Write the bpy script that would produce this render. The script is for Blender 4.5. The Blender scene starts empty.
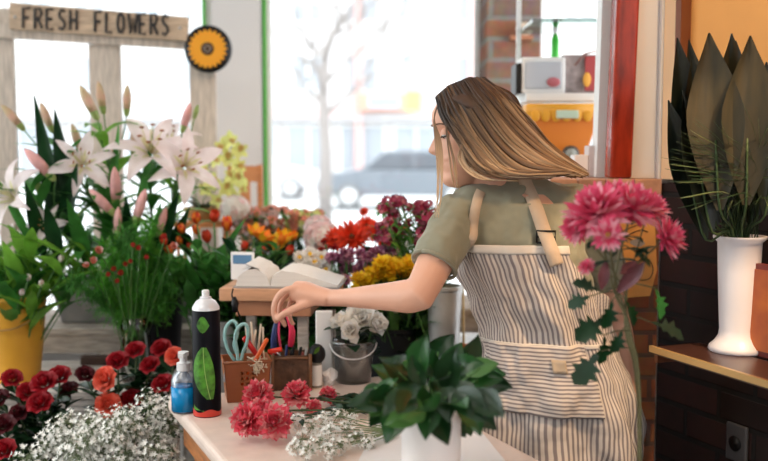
import bpy, bmesh, math, random
from mathutils import Vector, Matrix, Quaternion, noise
R = random.Random(7)
SC = bpy.context.scene
COL = SC.collection
PI = math.pi
rad = math.radians
# ------------------------------------------------------------------ camera model
F_PX = 960.0
CAM_Z = 1.5
TP = 80.5 / F_PX
CP, SP = 1 / math.sqrt(1 + TP * TP), TP / math.sqrt(1 + TP * TP)
def at(px, py, Y):
    a = (px - 384) / F_PX; b = (230.5 - py) / F_PX
    d = Vector((a, CP + b * SP, -SP + b * CP))
    return Vector((0, 0, CAM_Z)) + d * (Y / d.y)
def onz(px, py, z):
    a = (px - 384) / F_PX; b = (230.5 - py) / F_PX
    d = Vector((a, CP + b * SP, -SP + b * CP))
    return Vector((0, 0, CAM_Z)) + d * ((z - CAM_Z) / d.z)

# ------------------------------------------------------------------ materials
M = {}
def mat(name, col, rough=0.6, metal=0.0, var=0.0, scale=20.0, trans=0.0, bump=0.0, spec=0.5, stretch=None, col2=None, emit=0.0, sheen=0.0):
    if name in M: return M[name]
    m = bpy.data.materials.new(name); m.use_nodes = True
    nt = m.node_tree; N = nt.nodes; L = nt.links; N.clear()
    out = N.new('ShaderNodeOutputMaterial'); p = N.new('ShaderNodeBsdfPrincipled')
    p.inputs['Roughness'].default_value = rough; p.inputs['Metallic'].default_value = metal
    p.inputs['Specular IOR Level'].default_value = spec
    c = tuple(col) + (1,)
    p.inputs['Base Color'].default_value = c
    csock = None
    if var > 0 or col2 or bump > 0:
        tc = N.new('ShaderNodeTexCoord'); mp = N.new('ShaderNodeMapping'); nz = N.new('ShaderNodeTexNoise')
        L.new(tc.outputs['Object'], mp.inputs['Vector']); L.new(mp.outputs['Vector'], nz.inputs['Vector'])
        nz.inputs['Scale'].default_value = scale; nz.inputs['Detail'].default_value = 4
        if stretch: mp.inputs['Scale'].default_value = stretch
        if var > 0 or col2:
            cr = N.new('ShaderNodeValToRGB')
            cr.color_ramp.elements[0].position = 0.3; cr.color_ramp.elements[1].position = 0.7
            if col2: cr.color_ramp.elements[0].color = c; cr.color_ramp.elements[1].color = tuple(col2) + (1,)
            else:
                cr.color_ramp.elements[0].color = tuple(max(0, x * (1 - var)) for x in col) + (1,)
                cr.color_ramp.elements[1].color = tuple(min(1, x * (1 + var)) for x in col) + (1,)
            L.new(nz.outputs['Fac'], cr.inputs['Fac']); L.new(cr.outputs['Color'], p.inputs['Base Color'])
            csock = cr.outputs['Color']
        if bump > 0:
            bp = N.new('ShaderNodeBump'); bp.inputs['Strength'].default_value = bump; bp.inputs['Distance'].default_value = 0.01
            L.new(nz.outputs['Fac'], bp.inputs['Height']); L.new(bp.outputs['Normal'], p.inputs['Normal'])
    if trans > 0:
        t = N.new('ShaderNodeBsdfTranslucent'); mx = N.new('ShaderNodeMixShader'); mx.inputs[0].default_value = trans
        t.inputs['Color'].default_value = c
        if csock: L.new(csock, t.inputs['Color'])
        L.new(p.outputs[0], mx.inputs[1]); L.new(t.outputs[0], mx.inputs[2]); L.new(mx.outputs[0], out.inputs['Surface'])
    else:
        L.new(p.outputs[0], out.inputs['Surface'])
    if sheen: p.inputs['Sheen Weight'].default_value = sheen
    if emit > 0:
        p.inputs['Emission Color'].default_value = c; p.inputs['Emission Strength'].default_value = emit
    M[name] = m
    return m
def glass(name, col=(1, 1, 1), clear=0.9, rough=0.02):
    if name in M: return M[name]
    m = bpy.data.materials.new(name); m.use_nodes = True
    nt = m.node_tree; N = nt.nodes; L = nt.links; N.clear()
    out = N.new('ShaderNodeOutputMaterial'); t = N.new('ShaderNodeBsdfTransparent'); g = N.new('ShaderNodeBsdfGlossy'); mx = N.new('ShaderNodeMixShader')
    fr = N.new('ShaderNodeFresnel'); ma = N.new('ShaderNodeMath'); ma.operation = 'ADD'; ma.use_clamp = True
    fr.inputs[0].default_value = 1.35; ma.inputs[1].default_value = 1 - clear
    t.inputs['Color'].default_value = tuple(col) + (1,); g.inputs['Roughness'].default_value = rough
    L.new(fr.outputs[0], ma.inputs[0]); L.new(ma.outputs[0], mx.inputs[0]); L.new(t.outputs[0], mx.inputs[1]); L.new(g.outputs[0], mx.inputs[2]); L.new(mx.outputs[0], out.inputs['Surface'])
    M[name] = m; return m
def brick(name, c1, c2, mortar, sx=0.22, sy=0.07, bias=0.0, rough=0.85, msize=0.012):
    m = bpy.data.materials.new(name); m.use_nodes = True
    nt = m.node_tree; N = nt.nodes; L = nt.links
    p = N['Principled BSDF']; p.inputs['Roughness'].default_value = rough; p.inputs['Specular IOR Level'].default_value = 0.0
    tc = N.new('ShaderNodeTexCoord'); sp = N.new('ShaderNodeSeparateXYZ'); cb = N.new('ShaderNodeCombineXYZ'); b = N.new('ShaderNodeTexBrick'); ad = N.new('ShaderNodeMath'); ad.operation = 'ADD'
    L.new(tc.outputs['Object'], sp.inputs[0]); L.new(sp.outputs['X'], ad.inputs[0]); L.new(sp.outputs['Y'], ad.inputs[1])
    L.new(ad.outputs[0], cb.inputs['X']); L.new(sp.outputs['Z'], cb.inputs['Y']); L.new(cb.outputs[0], b.inputs['Vector'])
    b.inputs['Scale'].default_value = 1.0; b.inputs['Brick Width'].default_value = sx; b.inputs['Row Height'].default_value = sy
    b.inputs['Mortar Size'].default_value = msize; b.inputs['Mortar Smooth'].default_value = 0.3; b.inputs['Bias'].default_value = bias
    b.inputs['Color1'].default_value = tuple(c1) + (1,); b.inputs['Color2'].default_value = tuple(c2) + (1,); b.inputs['Mortar'].default_value = tuple(mortar) + (1,)
    nz = N.new('ShaderNodeTexNoise'); nz.inputs['Scale'].default_value = 25; L.new(tc.outputs['Object'], nz.inputs['Vector'])
    mx = N.new('ShaderNodeMix'); mx.data_type = 'RGBA'; mx.blend_type = 'MULTIPLY'; mx.inputs[0].default_value = 0.6
    L.new(b.outputs['Color'], mx.inputs[6]); L.new(nz.outputs['Color'], mx.inputs[7])
    gm = N.new('ShaderNodeBrightContrast'); gm.inputs['Bright'].default_value = 0.02; L.new(mx.outputs[2], gm.inputs['Color'])
    L.new(gm.outputs[0], p.inputs['Base Color'])
    bp = N.new('ShaderNodeBump'); bp.inputs['Strength'].default_value = 0.5; bp.inputs['Distance'].default_value = 0.01; bp.invert = True
    L.new(b.outputs['Fac'], bp.inputs['Height']); L.new(bp.outputs[0], p.inputs['Normal'])
    M[name] = m; return m
def stripes(name, base, line, n, axis='X', duty=0.55, soft=0.12):
    """woven fabric stripes running on the UV map (metres)"""
    m = bpy.data.materials.new(name); m.use_nodes = True
    nt = m.node_tree; N = nt.nodes; L = nt.links
    p = N['Principled BSDF']; p.inputs['Roughness'].default_value = 0.9; p.inputs['Specular IOR Level'].default_value = 0.15
    uv = N.new('ShaderNodeUVMap'); sp = N.new('ShaderNodeSeparateXYZ'); L.new(uv.outputs[0], sp.inputs[0])
    nz = N.new('ShaderNodeTexNoise'); nz.inputs['Scale'].default_value = 9; L.new(uv.outputs[0], nz.inputs['Vector'])
    wob = N.new('ShaderNodeMath'); wob.operation = 'MULTIPLY_ADD'; wob.inputs[1].default_value = 0.008
    L.new(nz.outputs['Fac'], wob.inputs[0]); L.new(sp.outputs[axis], wob.inputs[2])
    mu = N.new('ShaderNodeMath'); mu.operation = 'MULTIPLY'; mu.inputs[1].default_value = n; L.new(wob.outputs[0], mu.inputs[0])
    fr = N.new('ShaderNodeMath'); fr.operation = 'PINGPONG'; fr.inputs[1].default_value = 0.5; L.new(mu.outputs[0], fr.inputs[0])
    cr = N.new('ShaderNodeValToRGB'); e = cr.color_ramp.elements
    e[0].position = 0.5 * (1 - duty) - soft * 0.5; e[0].color = tuple(line) + (1,); e[1].position = 0.5 * (1 - duty) + soft * 0.5; e[1].color = tuple(base) + (1,)
    L.new(fr.outputs[0], cr.inputs['Fac']); L.new(cr.outputs[0], p.inputs['Base Color'])
    n2 = N.new('ShaderNodeTexNoise'); n2.inputs['Scale'].default_value = 18; L.new(uv.outputs[0], n2.inputs['Vector'])
    bp = N.new('ShaderNodeBump'); bp.inputs['Strength'].default_value = 0.5; bp.inputs['Distance'].default_value = 0.012
    L.new(n2.outputs['Fac'], bp.inputs['Height']); L.new(bp.outputs[0], p.inputs['Normal'])
    M[name] = m; return m

# ------------------------------------------------------------------ mesh building
class MB:
    def __init__(s): s.v = []; s.f = []; s.mi = []; s.uv = None; s.ms = []
    def slot(s, m):
        if m not in s.ms: s.ms.append(m)
        return s.ms.index(m)
    def add(s, vs, fs, m=None):
        b = len(s.v); s.v += [Vector(x) for x in vs]; k = s.slot(m) if m else 0
        for f in fs: s.f.append([i + b for i in f]); s.mi.append(k)
    def box(s, lo, hi, m=None, M4=None):
        x0, y0, z0 = lo; x1, y1, z1 = hi
        vs = [Vector(q) for q in ((x0,y0,z0),(x1,y0,z0),(x1,y1,z0),(x0,y1,z0),(x0,y0,z1),(x1,y0,z1),(x1,y1,z1),(x0,y1,z1))]
        if M4: vs = [M4 @ q for q in vs]
        s.add(vs, [(0,3,2,1),(4,5,6,7),(0,1,5,4),(1,2,6,5),(2,3,7,6),(3,0,4,7)], m)
    def prism(s, poly, d, m=None):
        """extrude polygon (3D points) by vector d"""
        n = len(poly); d = Vector(d); a = [Vector(p) for p in poly]
        s.add(a + [p + d for p in a], [tuple(range(n))[::-1], tuple(range(n, 2 * n))] + [(i, (i+1)%n, n+(i+1)%n, n+i) for i in range(n)], m)
    def grid(s, rows, m=None, closed=False, cap=False):
        n = len(rows[0]); b = []
        vs = [p for r in rows for p in r]; fs = []
        for i in range(len(rows) - 1):
            for j in range(n if closed else n - 1):
                k = (j + 1) % n
                fs.append((i*n+j, i*n+k, (i+1)*n+k, (i+1)*n+j))
        if cap:
            fs.append(tuple(range(n))[::-1]); fs.append(tuple((len(rows)-1)*n + j for j in range(n)))
        s.add(vs, fs, m)
    def tube(s, pts, r, n=8, m=None, flat=None, upv=None, cap=True):
        pts = [Vector(p) for p in pts]; k = len(pts)
        rs = r if isinstance(r, (list, tuple)) else [r] * k
        if len(rs) != k:
            rs = [rs[min(int(i*(len(rs)-1)/(k-1)), len(rs)-2)]*(1 - (i*(len(rs)-1)/(k-1) - min(int(i*(len(rs)-1)/(k-1)), len(rs)-2))) + rs[min(int(i*(len(rs)-1)/(k-1)), len(rs)-2)+1]*(i*(len(rs)-1)/(k-1) - min(int(i*(len(rs)-1)/(k-1)), len(rs)-2)) for i in range(k)]
        rows = []; prev = None
        for i, p in enumerate(pts):
            t = (pts[min(i+1, k-1)] - pts[max(i-1, 0)])
            if t.length < 1e-9: t = Vector((0,0,1))
            t.normalize()
            if prev is None:
                u = Vector(upv) if upv else (Vector((0,0,1)) if abs(t.z) < 0.9 else Vector((1,0,0)))
            else: u = prev
            u = (u - t * u.dot(t))
            if u.length < 1e-6: u = t.orthogonal()
            u.normalize(); prev = u; w = t.cross(u)
            fl = flat if flat else 1.0
            rows.append([p + (w * math.cos(2*PI*j/n) + u * math.sin(2*PI*j/n) * fl) * rs[i] for j in range(n)])
        s.grid(rows, m, closed=True, cap=cap)
    def lathe(s, prof, c=(0,0,0), n=24, m=None, cap=True):
        c = Vector(c)
        rows = [[c + Vector((r*math.cos(2*PI*j/n), r*math.sin(2*PI*j/n), z)) for j in range(n)] for r, z in prof]
        s.grid(rows, m, closed=True, cap=cap)
    def ball(s, c, r, m=None, n=10, k=6, sc=(1,1,1), rot=None):
        c = Vector(c); rows = []
        for i in range(k + 1):
            a = -PI/2 + PI * i / k; ra = max(math.cos(a), 0.02)
            row = []
            for j in range(n):
                q = Vector((ra*math.cos(2*PI*j/n)*sc[0], ra*math.sin(2*PI*j/n)*sc[1], math.sin(a)*sc[2])) * r
                if rot: q = rot @ q
                row.append(c + q)
            rows.append(row)
        s.grid(rows, m, closed=True, cap=True)
    def petal(s, T, L, W, curl=0.0, cup=0.2, tip=1.0, nl=4, nw=2, ruf=0.0, base=0.25, m=None, fat=0.55, ph=0.0, fold=0.0):
        """leaf or petal: T is a 4x4, length along +Y, normal +Z, starting at the origin"""
        rows = []; y = 0; z = 0; a = 0
        for i in range(nl + 1):
            q = i / nl
            if i > 0:
                a = curl * (i - 0.5) / nl; y += L/nl*math.cos(a); z += L/nl*math.sin(a)
            if q < fat: w = base + (1-base) * math.sin(q/fat * PI/2)
            else: w = max(0.0, 1 - ((q-fat)/(1-fat))**(1.2 + tip)) if tip >= 0 else 1.0
            w = max(w, 0.04) * W / 2
            row = []
            for j in range(-nw, nw + 1):
                t = j / nw
                zz = cup * w * t*t + fold * w * abs(t) + (ruf * W * q * math.sin(t * 5 + ph) if ruf else 0)
                row.append(T @ Vector((w*t, y - zz*math.sin(a), z + zz*math.cos(a))))
            rows.append(row)
        s.grid(rows, m)
    def build(s, name, m=None, parent=None, smooth=True, loc=None, sharp=None):
        me = bpy.data.meshes.new(name)
        me.from_pydata([tuple(v) for v in s.v], [], s.f)
        ms = s.ms if s.ms else ([m] if m else [])
        if s.ms and m: 
            pass
        for x in ms: me.materials.append(x)
        if s.ms: me.polygons.foreach_set('material_index', s.mi)
        me.polygons.foreach_set('use_smooth', [smooth] * len(me.polygons))
        if smooth and sharp: 
            try: me.set_sharp_from_angle(angle=rad(sharp))
            except Exception: pass
        me.update()
        return link(name, me, parent, loc)
def link(name, data, parent=None, loc=None):
    o = bpy.data.objects.new(name, data); COL.objects.link(o)
    if parent is not None: o.parent = parent
    if loc is not None: o.location = loc
    return o
def tag(o, label, cat, group=None, kind=None):
    o['label'] = label; o['category'] = cat
    if group: o['group'] = group
    if kind: o['kind'] = kind
    return o
def thing(name, label, cat, loc=(0,0,0), group=None, rz=0.0):
    o = link(name, None); o.location = loc; o.rotation_euler = (0, 0, rz)
    return tag(o, label, cat, group)
def struct(o):
    o['kind'] = 'structure'; return o
def local(pts, root):
    l = Vector(root.location); return [Vector(p) - l for p in pts]
def bevel(o, w=0.004, seg=2):
    md = o.modifiers.new('bevel', 'BEVEL'); md.width = w; md.segments = seg; md.limit_method = 'ANGLE'
    return o
def basis(pos, direction, up=(0, 0, 1), roll=0.0):
    """matrix whose +Y is direction and whose +Z is nearest to up"""
    y = Vector(direction).normalized(); z = Vector(up); z = z - y * z.dot(y)
    if z.length < 1e-5: z = y.orthogonal()
    z.normalize()
    if roll: z = Quaternion(y, roll) @ z
    x = y.cross(z)
    return Matrix(((x.x, y.x, z.x, pos[0]), (x.y, y.y, z.y, pos[1]), (x.z, y.z, z.z, pos[2]), (0, 0, 0, 1)))
def radial(phi, el, r0=0.0, z0=0.0, roll=0.0):
    """petal matrix: leaves the axis at azimuth phi with elevation el (pi/2 = upright), inner side up"""
    d = Vector((math.cos(phi)*math.cos(el), math.sin(phi)*math.cos(el), math.sin(el)))
    up = Vector((-math.cos(phi)*math.sin(el), -math.sin(phi)*math.sin(el), math.cos(el)))
    return basis((math.cos(phi)*r0, math.sin(phi)*r0, z0), d, up, roll)
def bez(p0, p1, p2, n=8):
    p0, p1, p2 = Vector(p0), Vector(p1), Vector(p2)
    return [p0*(1-t)**2 + p1*2*t*(1-t) + p2*t*t for t in [i/n for i in range(n+1)]]
def catmull(P, n=6):
    P = [Vector(p) for p in P]; Q = [P[0]*2 - P[1]] + P + [P[-1]*2 - P[-2]]; out = []
    for i in range(1, len(Q) - 2):
        a, b, c, d = Q[i-1], Q[i], Q[i+1], Q[i+2]
        for k in range(n):
            t = k / n
            out.append(0.5 * ((2*b) + (c-a)*t + (2*a-5*b+4*c-d)*t*t + (3*b-a-3*c+d)*t**3))
    out.append(P[-1]); return out

# ------------------------------------------------------------------ colours
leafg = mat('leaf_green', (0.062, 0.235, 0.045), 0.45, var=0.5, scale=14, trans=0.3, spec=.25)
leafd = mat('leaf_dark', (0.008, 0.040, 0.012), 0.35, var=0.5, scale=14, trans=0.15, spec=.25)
leafy = mat('leaf_fresh', (0.19, 0.42, 0.05), 0.45, var=0.4, scale=14, trans=0.45)
leafb = mat('leaf_blue_green', (0.022, 0.065, 0.035), 0.5, var=0.4, scale=14, trans=0.2)
stemg = mat('stem_green', (0.07, 0.18, 0.04), 0.5)
stemd = mat('stem_dark', (0.05, 0.09, 0.03), 0.6)
wood_l = mat('wood_pale', (0.50, 0.37, 0.25), 0.65, var=0.35, scale=9, stretch=(1.5, 1.5, 12), bump=0.2)
wood_g = mat('wood_weathered', (0.40, 0.34, 0.29), 0.8, var=0.35, scale=8, stretch=(2, 2, 14), bump=0.3)
wood_t = mat('wood_trellis', (0.56, 0.48, 0.41), 0.8, var=0.25, scale=8, stretch=(14, 14, 1.5), bump=0.3)
wood_w = mat('wood_whitewash', (0.55, 0.50, 0.46), 0.75, var=0.3, scale=8, stretch=(2, 14, 14), bump=0.3)
wood_o = mat('wood_orange', (0.52, 0.20, 0.07), 0.45, var=0.3, scale=8, stretch=(2, 2, 10))
wood_r = mat('wood_red', (0.30, 0.028, 0.010), 0.25, var=0.45, scale=7, stretch=(6, 6, 1.2))
white = mat('white_paint', (0.80, 0.79, 0.77), 0.5)
whitep = mat('white_plastic', (0.83, 0.82, 0.82), 0.35)
black = mat('black_plastic', (0.006, 0.006, 0.007), 0.4, spec=.3)
zinc = mat('zinc', (0.42, 0.43, 0.43), 0.45, metal=0.35, var=0.15, scale=15)
darkpot = mat('dark_pot', (0.009, 0.010, 0.012), 0.6, spec=.2)
terra = mat('terracotta', (0.50, 0.17, 0.05), 0.6, var=0.2)
water = glass('water', (0.80, 0.88, 0.86), 0.93)
clear = glass('clear_glass', (0.93, 0.96, 0.95), 0.93)
pane = glass('window_glass', (0.98, 1.0, 0.99), 0.97)
# ================================================================== THE SETTING
U = Vector((math.cos(rad(24)), math.sin(rad(24)), 0)); V = Vector((math.sin(rad(24)), -math.cos(rad(24)), 0))
floor_m = mat('floor_tile', (0.045, 0.036, 0.032), 0.6, var=0.2, scale=4)
b = MB(); b.box((-3.2, -2.0, -0.1), (2.6, 4.42, 0)); struct(b.build('floor', floor_m, smooth=False))
wallm = mat('wall_plaster', (0.72, 0.70, 0.68), 0.9, var=0.04, scale=3)
b = MB(); b.box((-3.2, -2.0, 3.0), (2.6, 4.42, 3.1)); struct(b.build('ceiling', mat('ceiling_paint', (0.8, 0.79, 0.77), 0.9), smooth=False))
b = MB(); b.box((-3.3, -2.0, 0), (-3.2, 4.42, 0.7)); b.box((-3.3, -2.0, 2.75), (-3.2, 4.42, 3.0)); b.box((-3.3, -2.0, 0.7), (-3.2, 0.2, 2.75)); b.box((-3.3, 3.9, 0.7), (-3.2, 4.42, 2.75)); struct(b.build('wall_left', wallm, smooth=False))
b = MB()
for y in (.2, 2.0, 3.865): b.box((-3.27, y, 0.7), (-3.22, y + .035, 2.75))
b.box((-3.27, .235, .7), (-3.22, 3.865, .735)); b.box((-3.27, .235, 2.715), (-3.22, 3.865, 2.75))
wl = struct(b.build('window_4', white, smooth=False))  # unseen side window, added for soft directional light from the left
b = MB(); b.box((-3.25, .235, .735), (-3.242, 3.865, 2.715)); b.build('pane', pane, wl, smooth=False)
ld = bpy.data.lights.new('window_daylight', 'AREA'); ld.shape = 'RECTANGLE'; ld.size = 2.0; ld.size_y = 3.7; ld.cycles.is_portal = True
lo = link('window_daylight', ld); lo.location = (-3.32, 2.05, 1.73); lo.rotation_euler = (0, rad(-90), 0)
b = MB(); b.box((-3.3, -2.1, 0), (2.6, -2.0, 3.0)); struct(b.build('wall_rear', wallm, smooth=False))
WY = 4.30
def X(px, Y): return (px - 384) / F_PX * Y
# window wall: parapet, lintel, and the column between windows
b = MB(); b.box((-3.2, WY, 0), (2.6, WY + 0.12, 0.72)); struct(b.build('wall_back', wallm, smooth=False))
b = MB(); b.box((-3.2, WY, 2.75), (2.6, WY + 0.12, 3.0)); struct(b.build('wall_back_lintel', wallm, smooth=False))
xa, xb = X(214, WY), X(263, WY)
b = MB(); b.box((xa, WY - 0.03, 0.72), (xb, WY + 0.12, 2.75)); bevel(struct(b.build('trim_1', mat('column_paint', (0.68, 0.66, 0.65), 0.7), smooth=False)), 0.008)
# windows
greent = mat('green_trim', (0.10, 0.50, 0.07), 0.5)
def window(idx, x0, x1, greens):
    b = MB(); w = 0.035
    b.box((x0, WY + 0.02, 0.72), (x0 + w, WY + 0.09, 2.75)); b.box((x1 - w, WY + 0.02, 0.72), (x1, WY + 0.09, 2.75))
    b.box((x0 + w, WY + 0.02, 0.72), (x1 - w, WY + 0.09, 0.76)); b.box((x0 + w, WY + 0.02, 2.71), (x1 - w, WY + 0.09, 2.75))
    fr = struct(b.build('window_%d' % idx, white, smooth=False))
    b = MB(); b.box((x0 + w, WY + 0.05, 0.76), (x1 - w, WY + 0.058, 2.71)); b.build('pane', pane, fr, smooth=False)
    for gx in greens:
        b = MB(); b.box((gx - 0.007, WY + 0.005, 0.72), (gx + 0.007, WY + 0.02, 2.75)); b.build('green_strip', greent, fr, smooth=False)
    # daylight portal that only guides light sampling through the opening
    ld = bpy.data.lights.new('window_daylight', 'AREA'); ld.shape = 'RECTANGLE'; ld.size = x1 - x0; ld.size_y = 2.0; ld.cycles.is_portal = True
    lo = link('window_daylight', ld); lo.location = ((x0 + x1) / 2, WY + 0.14, 1.73); lo.rotation_euler = (rad(-90), 0, 0)
window(1, -3.15, xa, [xa - 0.035])
window(2, xb, X(482, WY), [xb + 0.012])
window(3, X(533, WY), X(660, WY), [])
b = MB(); b.box((-3.2, WY - 0.30, 0.68), (2.0, WY, 0.72)); struct(b.build('window_sill', white, smooth=False))
# brick pier beside the main window
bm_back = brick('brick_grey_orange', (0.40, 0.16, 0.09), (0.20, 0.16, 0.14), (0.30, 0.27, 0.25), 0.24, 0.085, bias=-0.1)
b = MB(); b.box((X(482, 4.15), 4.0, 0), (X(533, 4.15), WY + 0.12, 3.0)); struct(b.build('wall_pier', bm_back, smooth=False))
b = MB(); b.box((X(660, WY), WY, 0.72), (2.6, WY + 0.12, 2.75)); struct(b.build('wall_back_right', wallm, smooth=False))
# dark brick half wall on the right, running towards the viewer, and its pier face
Q = Vector((0.720, 2.50, 0))
bd = brick('brick_dark_red', (0.034, 0.006, 0.004), (0.011, 0.003, 0.003), (0.006, 0.003, 0.003), 0.23, 0.077, rough=0.6, msize=0.008)
bo = brick('brick_warm_lit', (0.46, 0.15, 0.05), (0.32, 0.09, 0.035), (0.20, 0.10, 0.06), 0.105, 0.06, msize=0.007)  # warm light on the pier face is painted in as orange brick
rz = math.atan2(V.y, V.x)
ww = link('wall_right', None)
b = MB(); b.box((0.004, 0, 0), (2.6, 0.3, 1.415))
o = struct(b.build('wall_right', bd, smooth=False)); bpy.data.objects.remove(ww); o.name = 'wall_right'
o.location = Q; o.rotation_euler = (0, 0, rz)
b = MB(); b.box((0.715, 2.505, 0), (1.05, 2.75, 3.0)); struct(b.build('wall_corner', wallm, smooth=False))
b = MB(); b.box((0.42, 2.50, 0), (0.7195, 2.70, 1.405)); struct(b.build('wall_half', bo, smooth=False))
b = MB()
for i in range(4):
    b.box((0.43 + i*0.073, 2.485, 1.385), (0.43 + i*0.073 + 0.070, 2.72, 1.425))
bevel(struct(b.build('trim_2', mat('ledge_tile', (0.52, 0.27, 0.17), 0.5, var=0.3, scale=15), smooth=False)), 0.003)
# orange upper wall over the dark bricks
orange_w = mat('orange_wall', (0.72, 0.33, 0.085), 0.7, var=0.08, scale=3)
b = MB(); b.box((0.05, 0.02, 1.415), (2.6, 0.3, 3.0))
o = struct(b.build('wall_right_upper', orange_w, smooth=False)); o.location = Q; o.rotation_euler = (0, 0, rz)
peach = mat('peach_paint', (0.80, 0.52, 0.30), 0.8)
b = MB(); b.box((0.0, 0.0, 1.425), (0.046, 0.3, 3.0))
o = struct(b.build('trim_3', peach, smooth=False)); o.location = Q; o.rotation_euler = (0, 0, rz)
b = MB(); b.box((0.055, -0.012, 1.7), (0.075, 0.02, 3.0))
o = struct(b.build('trim_4', mat('trim_brown', (0.16, 0.05, 0.02), 0.4), smooth=False)); o.location = Q; o.rotation_euler = (0, 0, rz)
b = MB(); b.box((0.648, 2.53, 1.426), (0.715, 2.9, 3.0)); struct(b.build('wall_return', mat('white_plaster', (0.74, 0.72, 0.72), 0.85), smooth=False))
# red varnished post standing on the ledge
b = MB(); b.prism([(0.588, 2.50, 1.427), (0.645, 2.50, 1.427), (0.682, 2.50, 3.0), (0.622, 2.50, 3.0)], (0, 0.07, 0)); bevel(struct(b.build('trim_5', wood_r, smooth=False)), 0.006)
b = MB(); b.prism([(0.574, 2.6, 1.427), (0.60, 2.6, 1.427), (0.635, 2.6, 3.0), (0.600, 2.6, 3.0)], (0, 0.06, 0)); struct(b.build('trim_6', white, smooth=False))

# ================================================================== OUTSIDE
gm = mat('pavement_pale', (0.55, 0.55, 0.56), 0.9, var=0.1, scale=1)
b = MB(); b.box((-40, 4.5, -0.1), (45, 90, 0)); struct(b.build('ground_street', gm, smooth=False))
# apartment block across the street
fac = mat('facade_pale', (0.62, 0.60, 0.60), 0.9, var=0.05, scale=0.6)
facw = mat('facade_glass', (0.33, 0.36, 0.40), 0.15)
facr = mat('facade_pink', (0.60, 0.36, 0.34), 0.9)
bl = thing('apartment_building', 'long pale apartment block with shops across the street', 'building', (0, 45, 0))
b = MB(); b.box((-24, 0, 0), (22, 10, 15)); b.build('wall', fac, bl, smooth=False)
for fl in range(4):
    for k in range(-9, 9):
        x = k * 2.5 + 0.5
        if fl == 0: 
            b = MB(); b.box((x, -0.12, 0.5), (x + 2.0, 0.02, 2.6))
        else: b = MB(); b.box((x + 0.3, -0.12, fl*3.2 + 1.0), (x + 1.7, 0.02, fl*3.2 + 2.6))
        w = b.build('window', facw, bl, smooth=False)
        x0, x1, z0, z1 = (x, x+2.0, 0.5, 2.6) if fl == 0 else (x+0.3, x+1.7, fl*3.2+1.0, fl*3.2+2.6)
        f = MB(); t = 0.09; xm = (x0+x1)/2
        f.box((x0-t, -0.2, z1), (x1+t, -0.02, z1+t)); f.box((x0-t, -0.2, z0-t), (x1+t, -0.02, z0)); f.box((x0-t, -0.2, z0), (x0, -0.02, z1)); f.box((x1, -0.2, z0), (x1+t, -0.02, z1)); f.box((xm-0.04, -0.2, z0), (xm+0.04, -0.02, z1))
        f.build('window_frame', white, w, smooth=False)
b = MB(); b.box((-1.35, -0.5, 0), (-1.0, 0, 15)); b.build('column', facr, bl, smooth=False)
b = MB(); b.box((3.9, -0.5, 0), (5.2, 0, 15)); b.build('column', facr, bl, smooth=False)
for x0, x1, z0, z1, c, nm in ((-1.2, 1.0, 3.3, 4.1, (0.65, 0.30, 0.22), 'sb1'), (1.0, 1.7, 3.3, 4.2, (0.70, 0.55, 0.15), 'sb2'), (-0.7, 0.7, 3.45, 3.95, (0.30, 0.45, 0.60), 'sb3'), (-6.0, -2.0, 3.0, 3.4, (0.62, 0.45, 0.44), 'sb4')):
    b = MB(); b.box((x0, -0.62 if nm != 'sb3' else -0.68, z0), (x1, -0.5, z1)); b.build('shop_sign', mat(nm, c, 0.6), bl, smooth=False)
b = MB(); b.box((-24, -0.6, 2.85), (22, 0, 3.0)); b.build('canopy', mat('canopy_grey', (0.45, 0.44, 0.46), 0.8), bl, smooth=False)
# bare tree
tr = thing('bare_tree', 'bare leafless street tree in front of the apartment block', 'tree', (X(325, 20), 20, 0))
bark = mat('bark', (0.26, 0.23, 0.22), 0.9)
b = MB(); b.tube([(0,0,0),(0.02,0,1.5),(-0.03,0,2.6),(0.02,0,3.6)], [0.16,0.13,0.11,0.09], 10); b.build('trunk', bark, tr)
b = MB(); rr = random.Random(3)
def branch(p, d, L, r, lv):
    q = p + d*L*0.5 + Vector((rr.uniform(-.1,.1), rr.uniform(-.1,.1), 0))*L; e = p + d*L
    b.tube([p, q, e], [r, r*0.75, r*0.5], 5)
    if lv > 0:
        for _ in range(3):
            nd = (d + Vector((rr.uniform(-.9,.9), rr.uniform(-.9,.9), rr.uniform(-.1,.6)))).normalized(); branch(p + d*L*rr.uniform(.5,1), nd, L*0.72, r*0.55, lv-1)
for k in range(7):
    branch(Vector((0,0,2.2 + k*0.22)), Vector((math.cos(k*2.3), math.sin(k*2.3), 0.8)).normalized(), 1.5, 0.055, 3)
b.build('branches', bark, tr)
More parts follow.
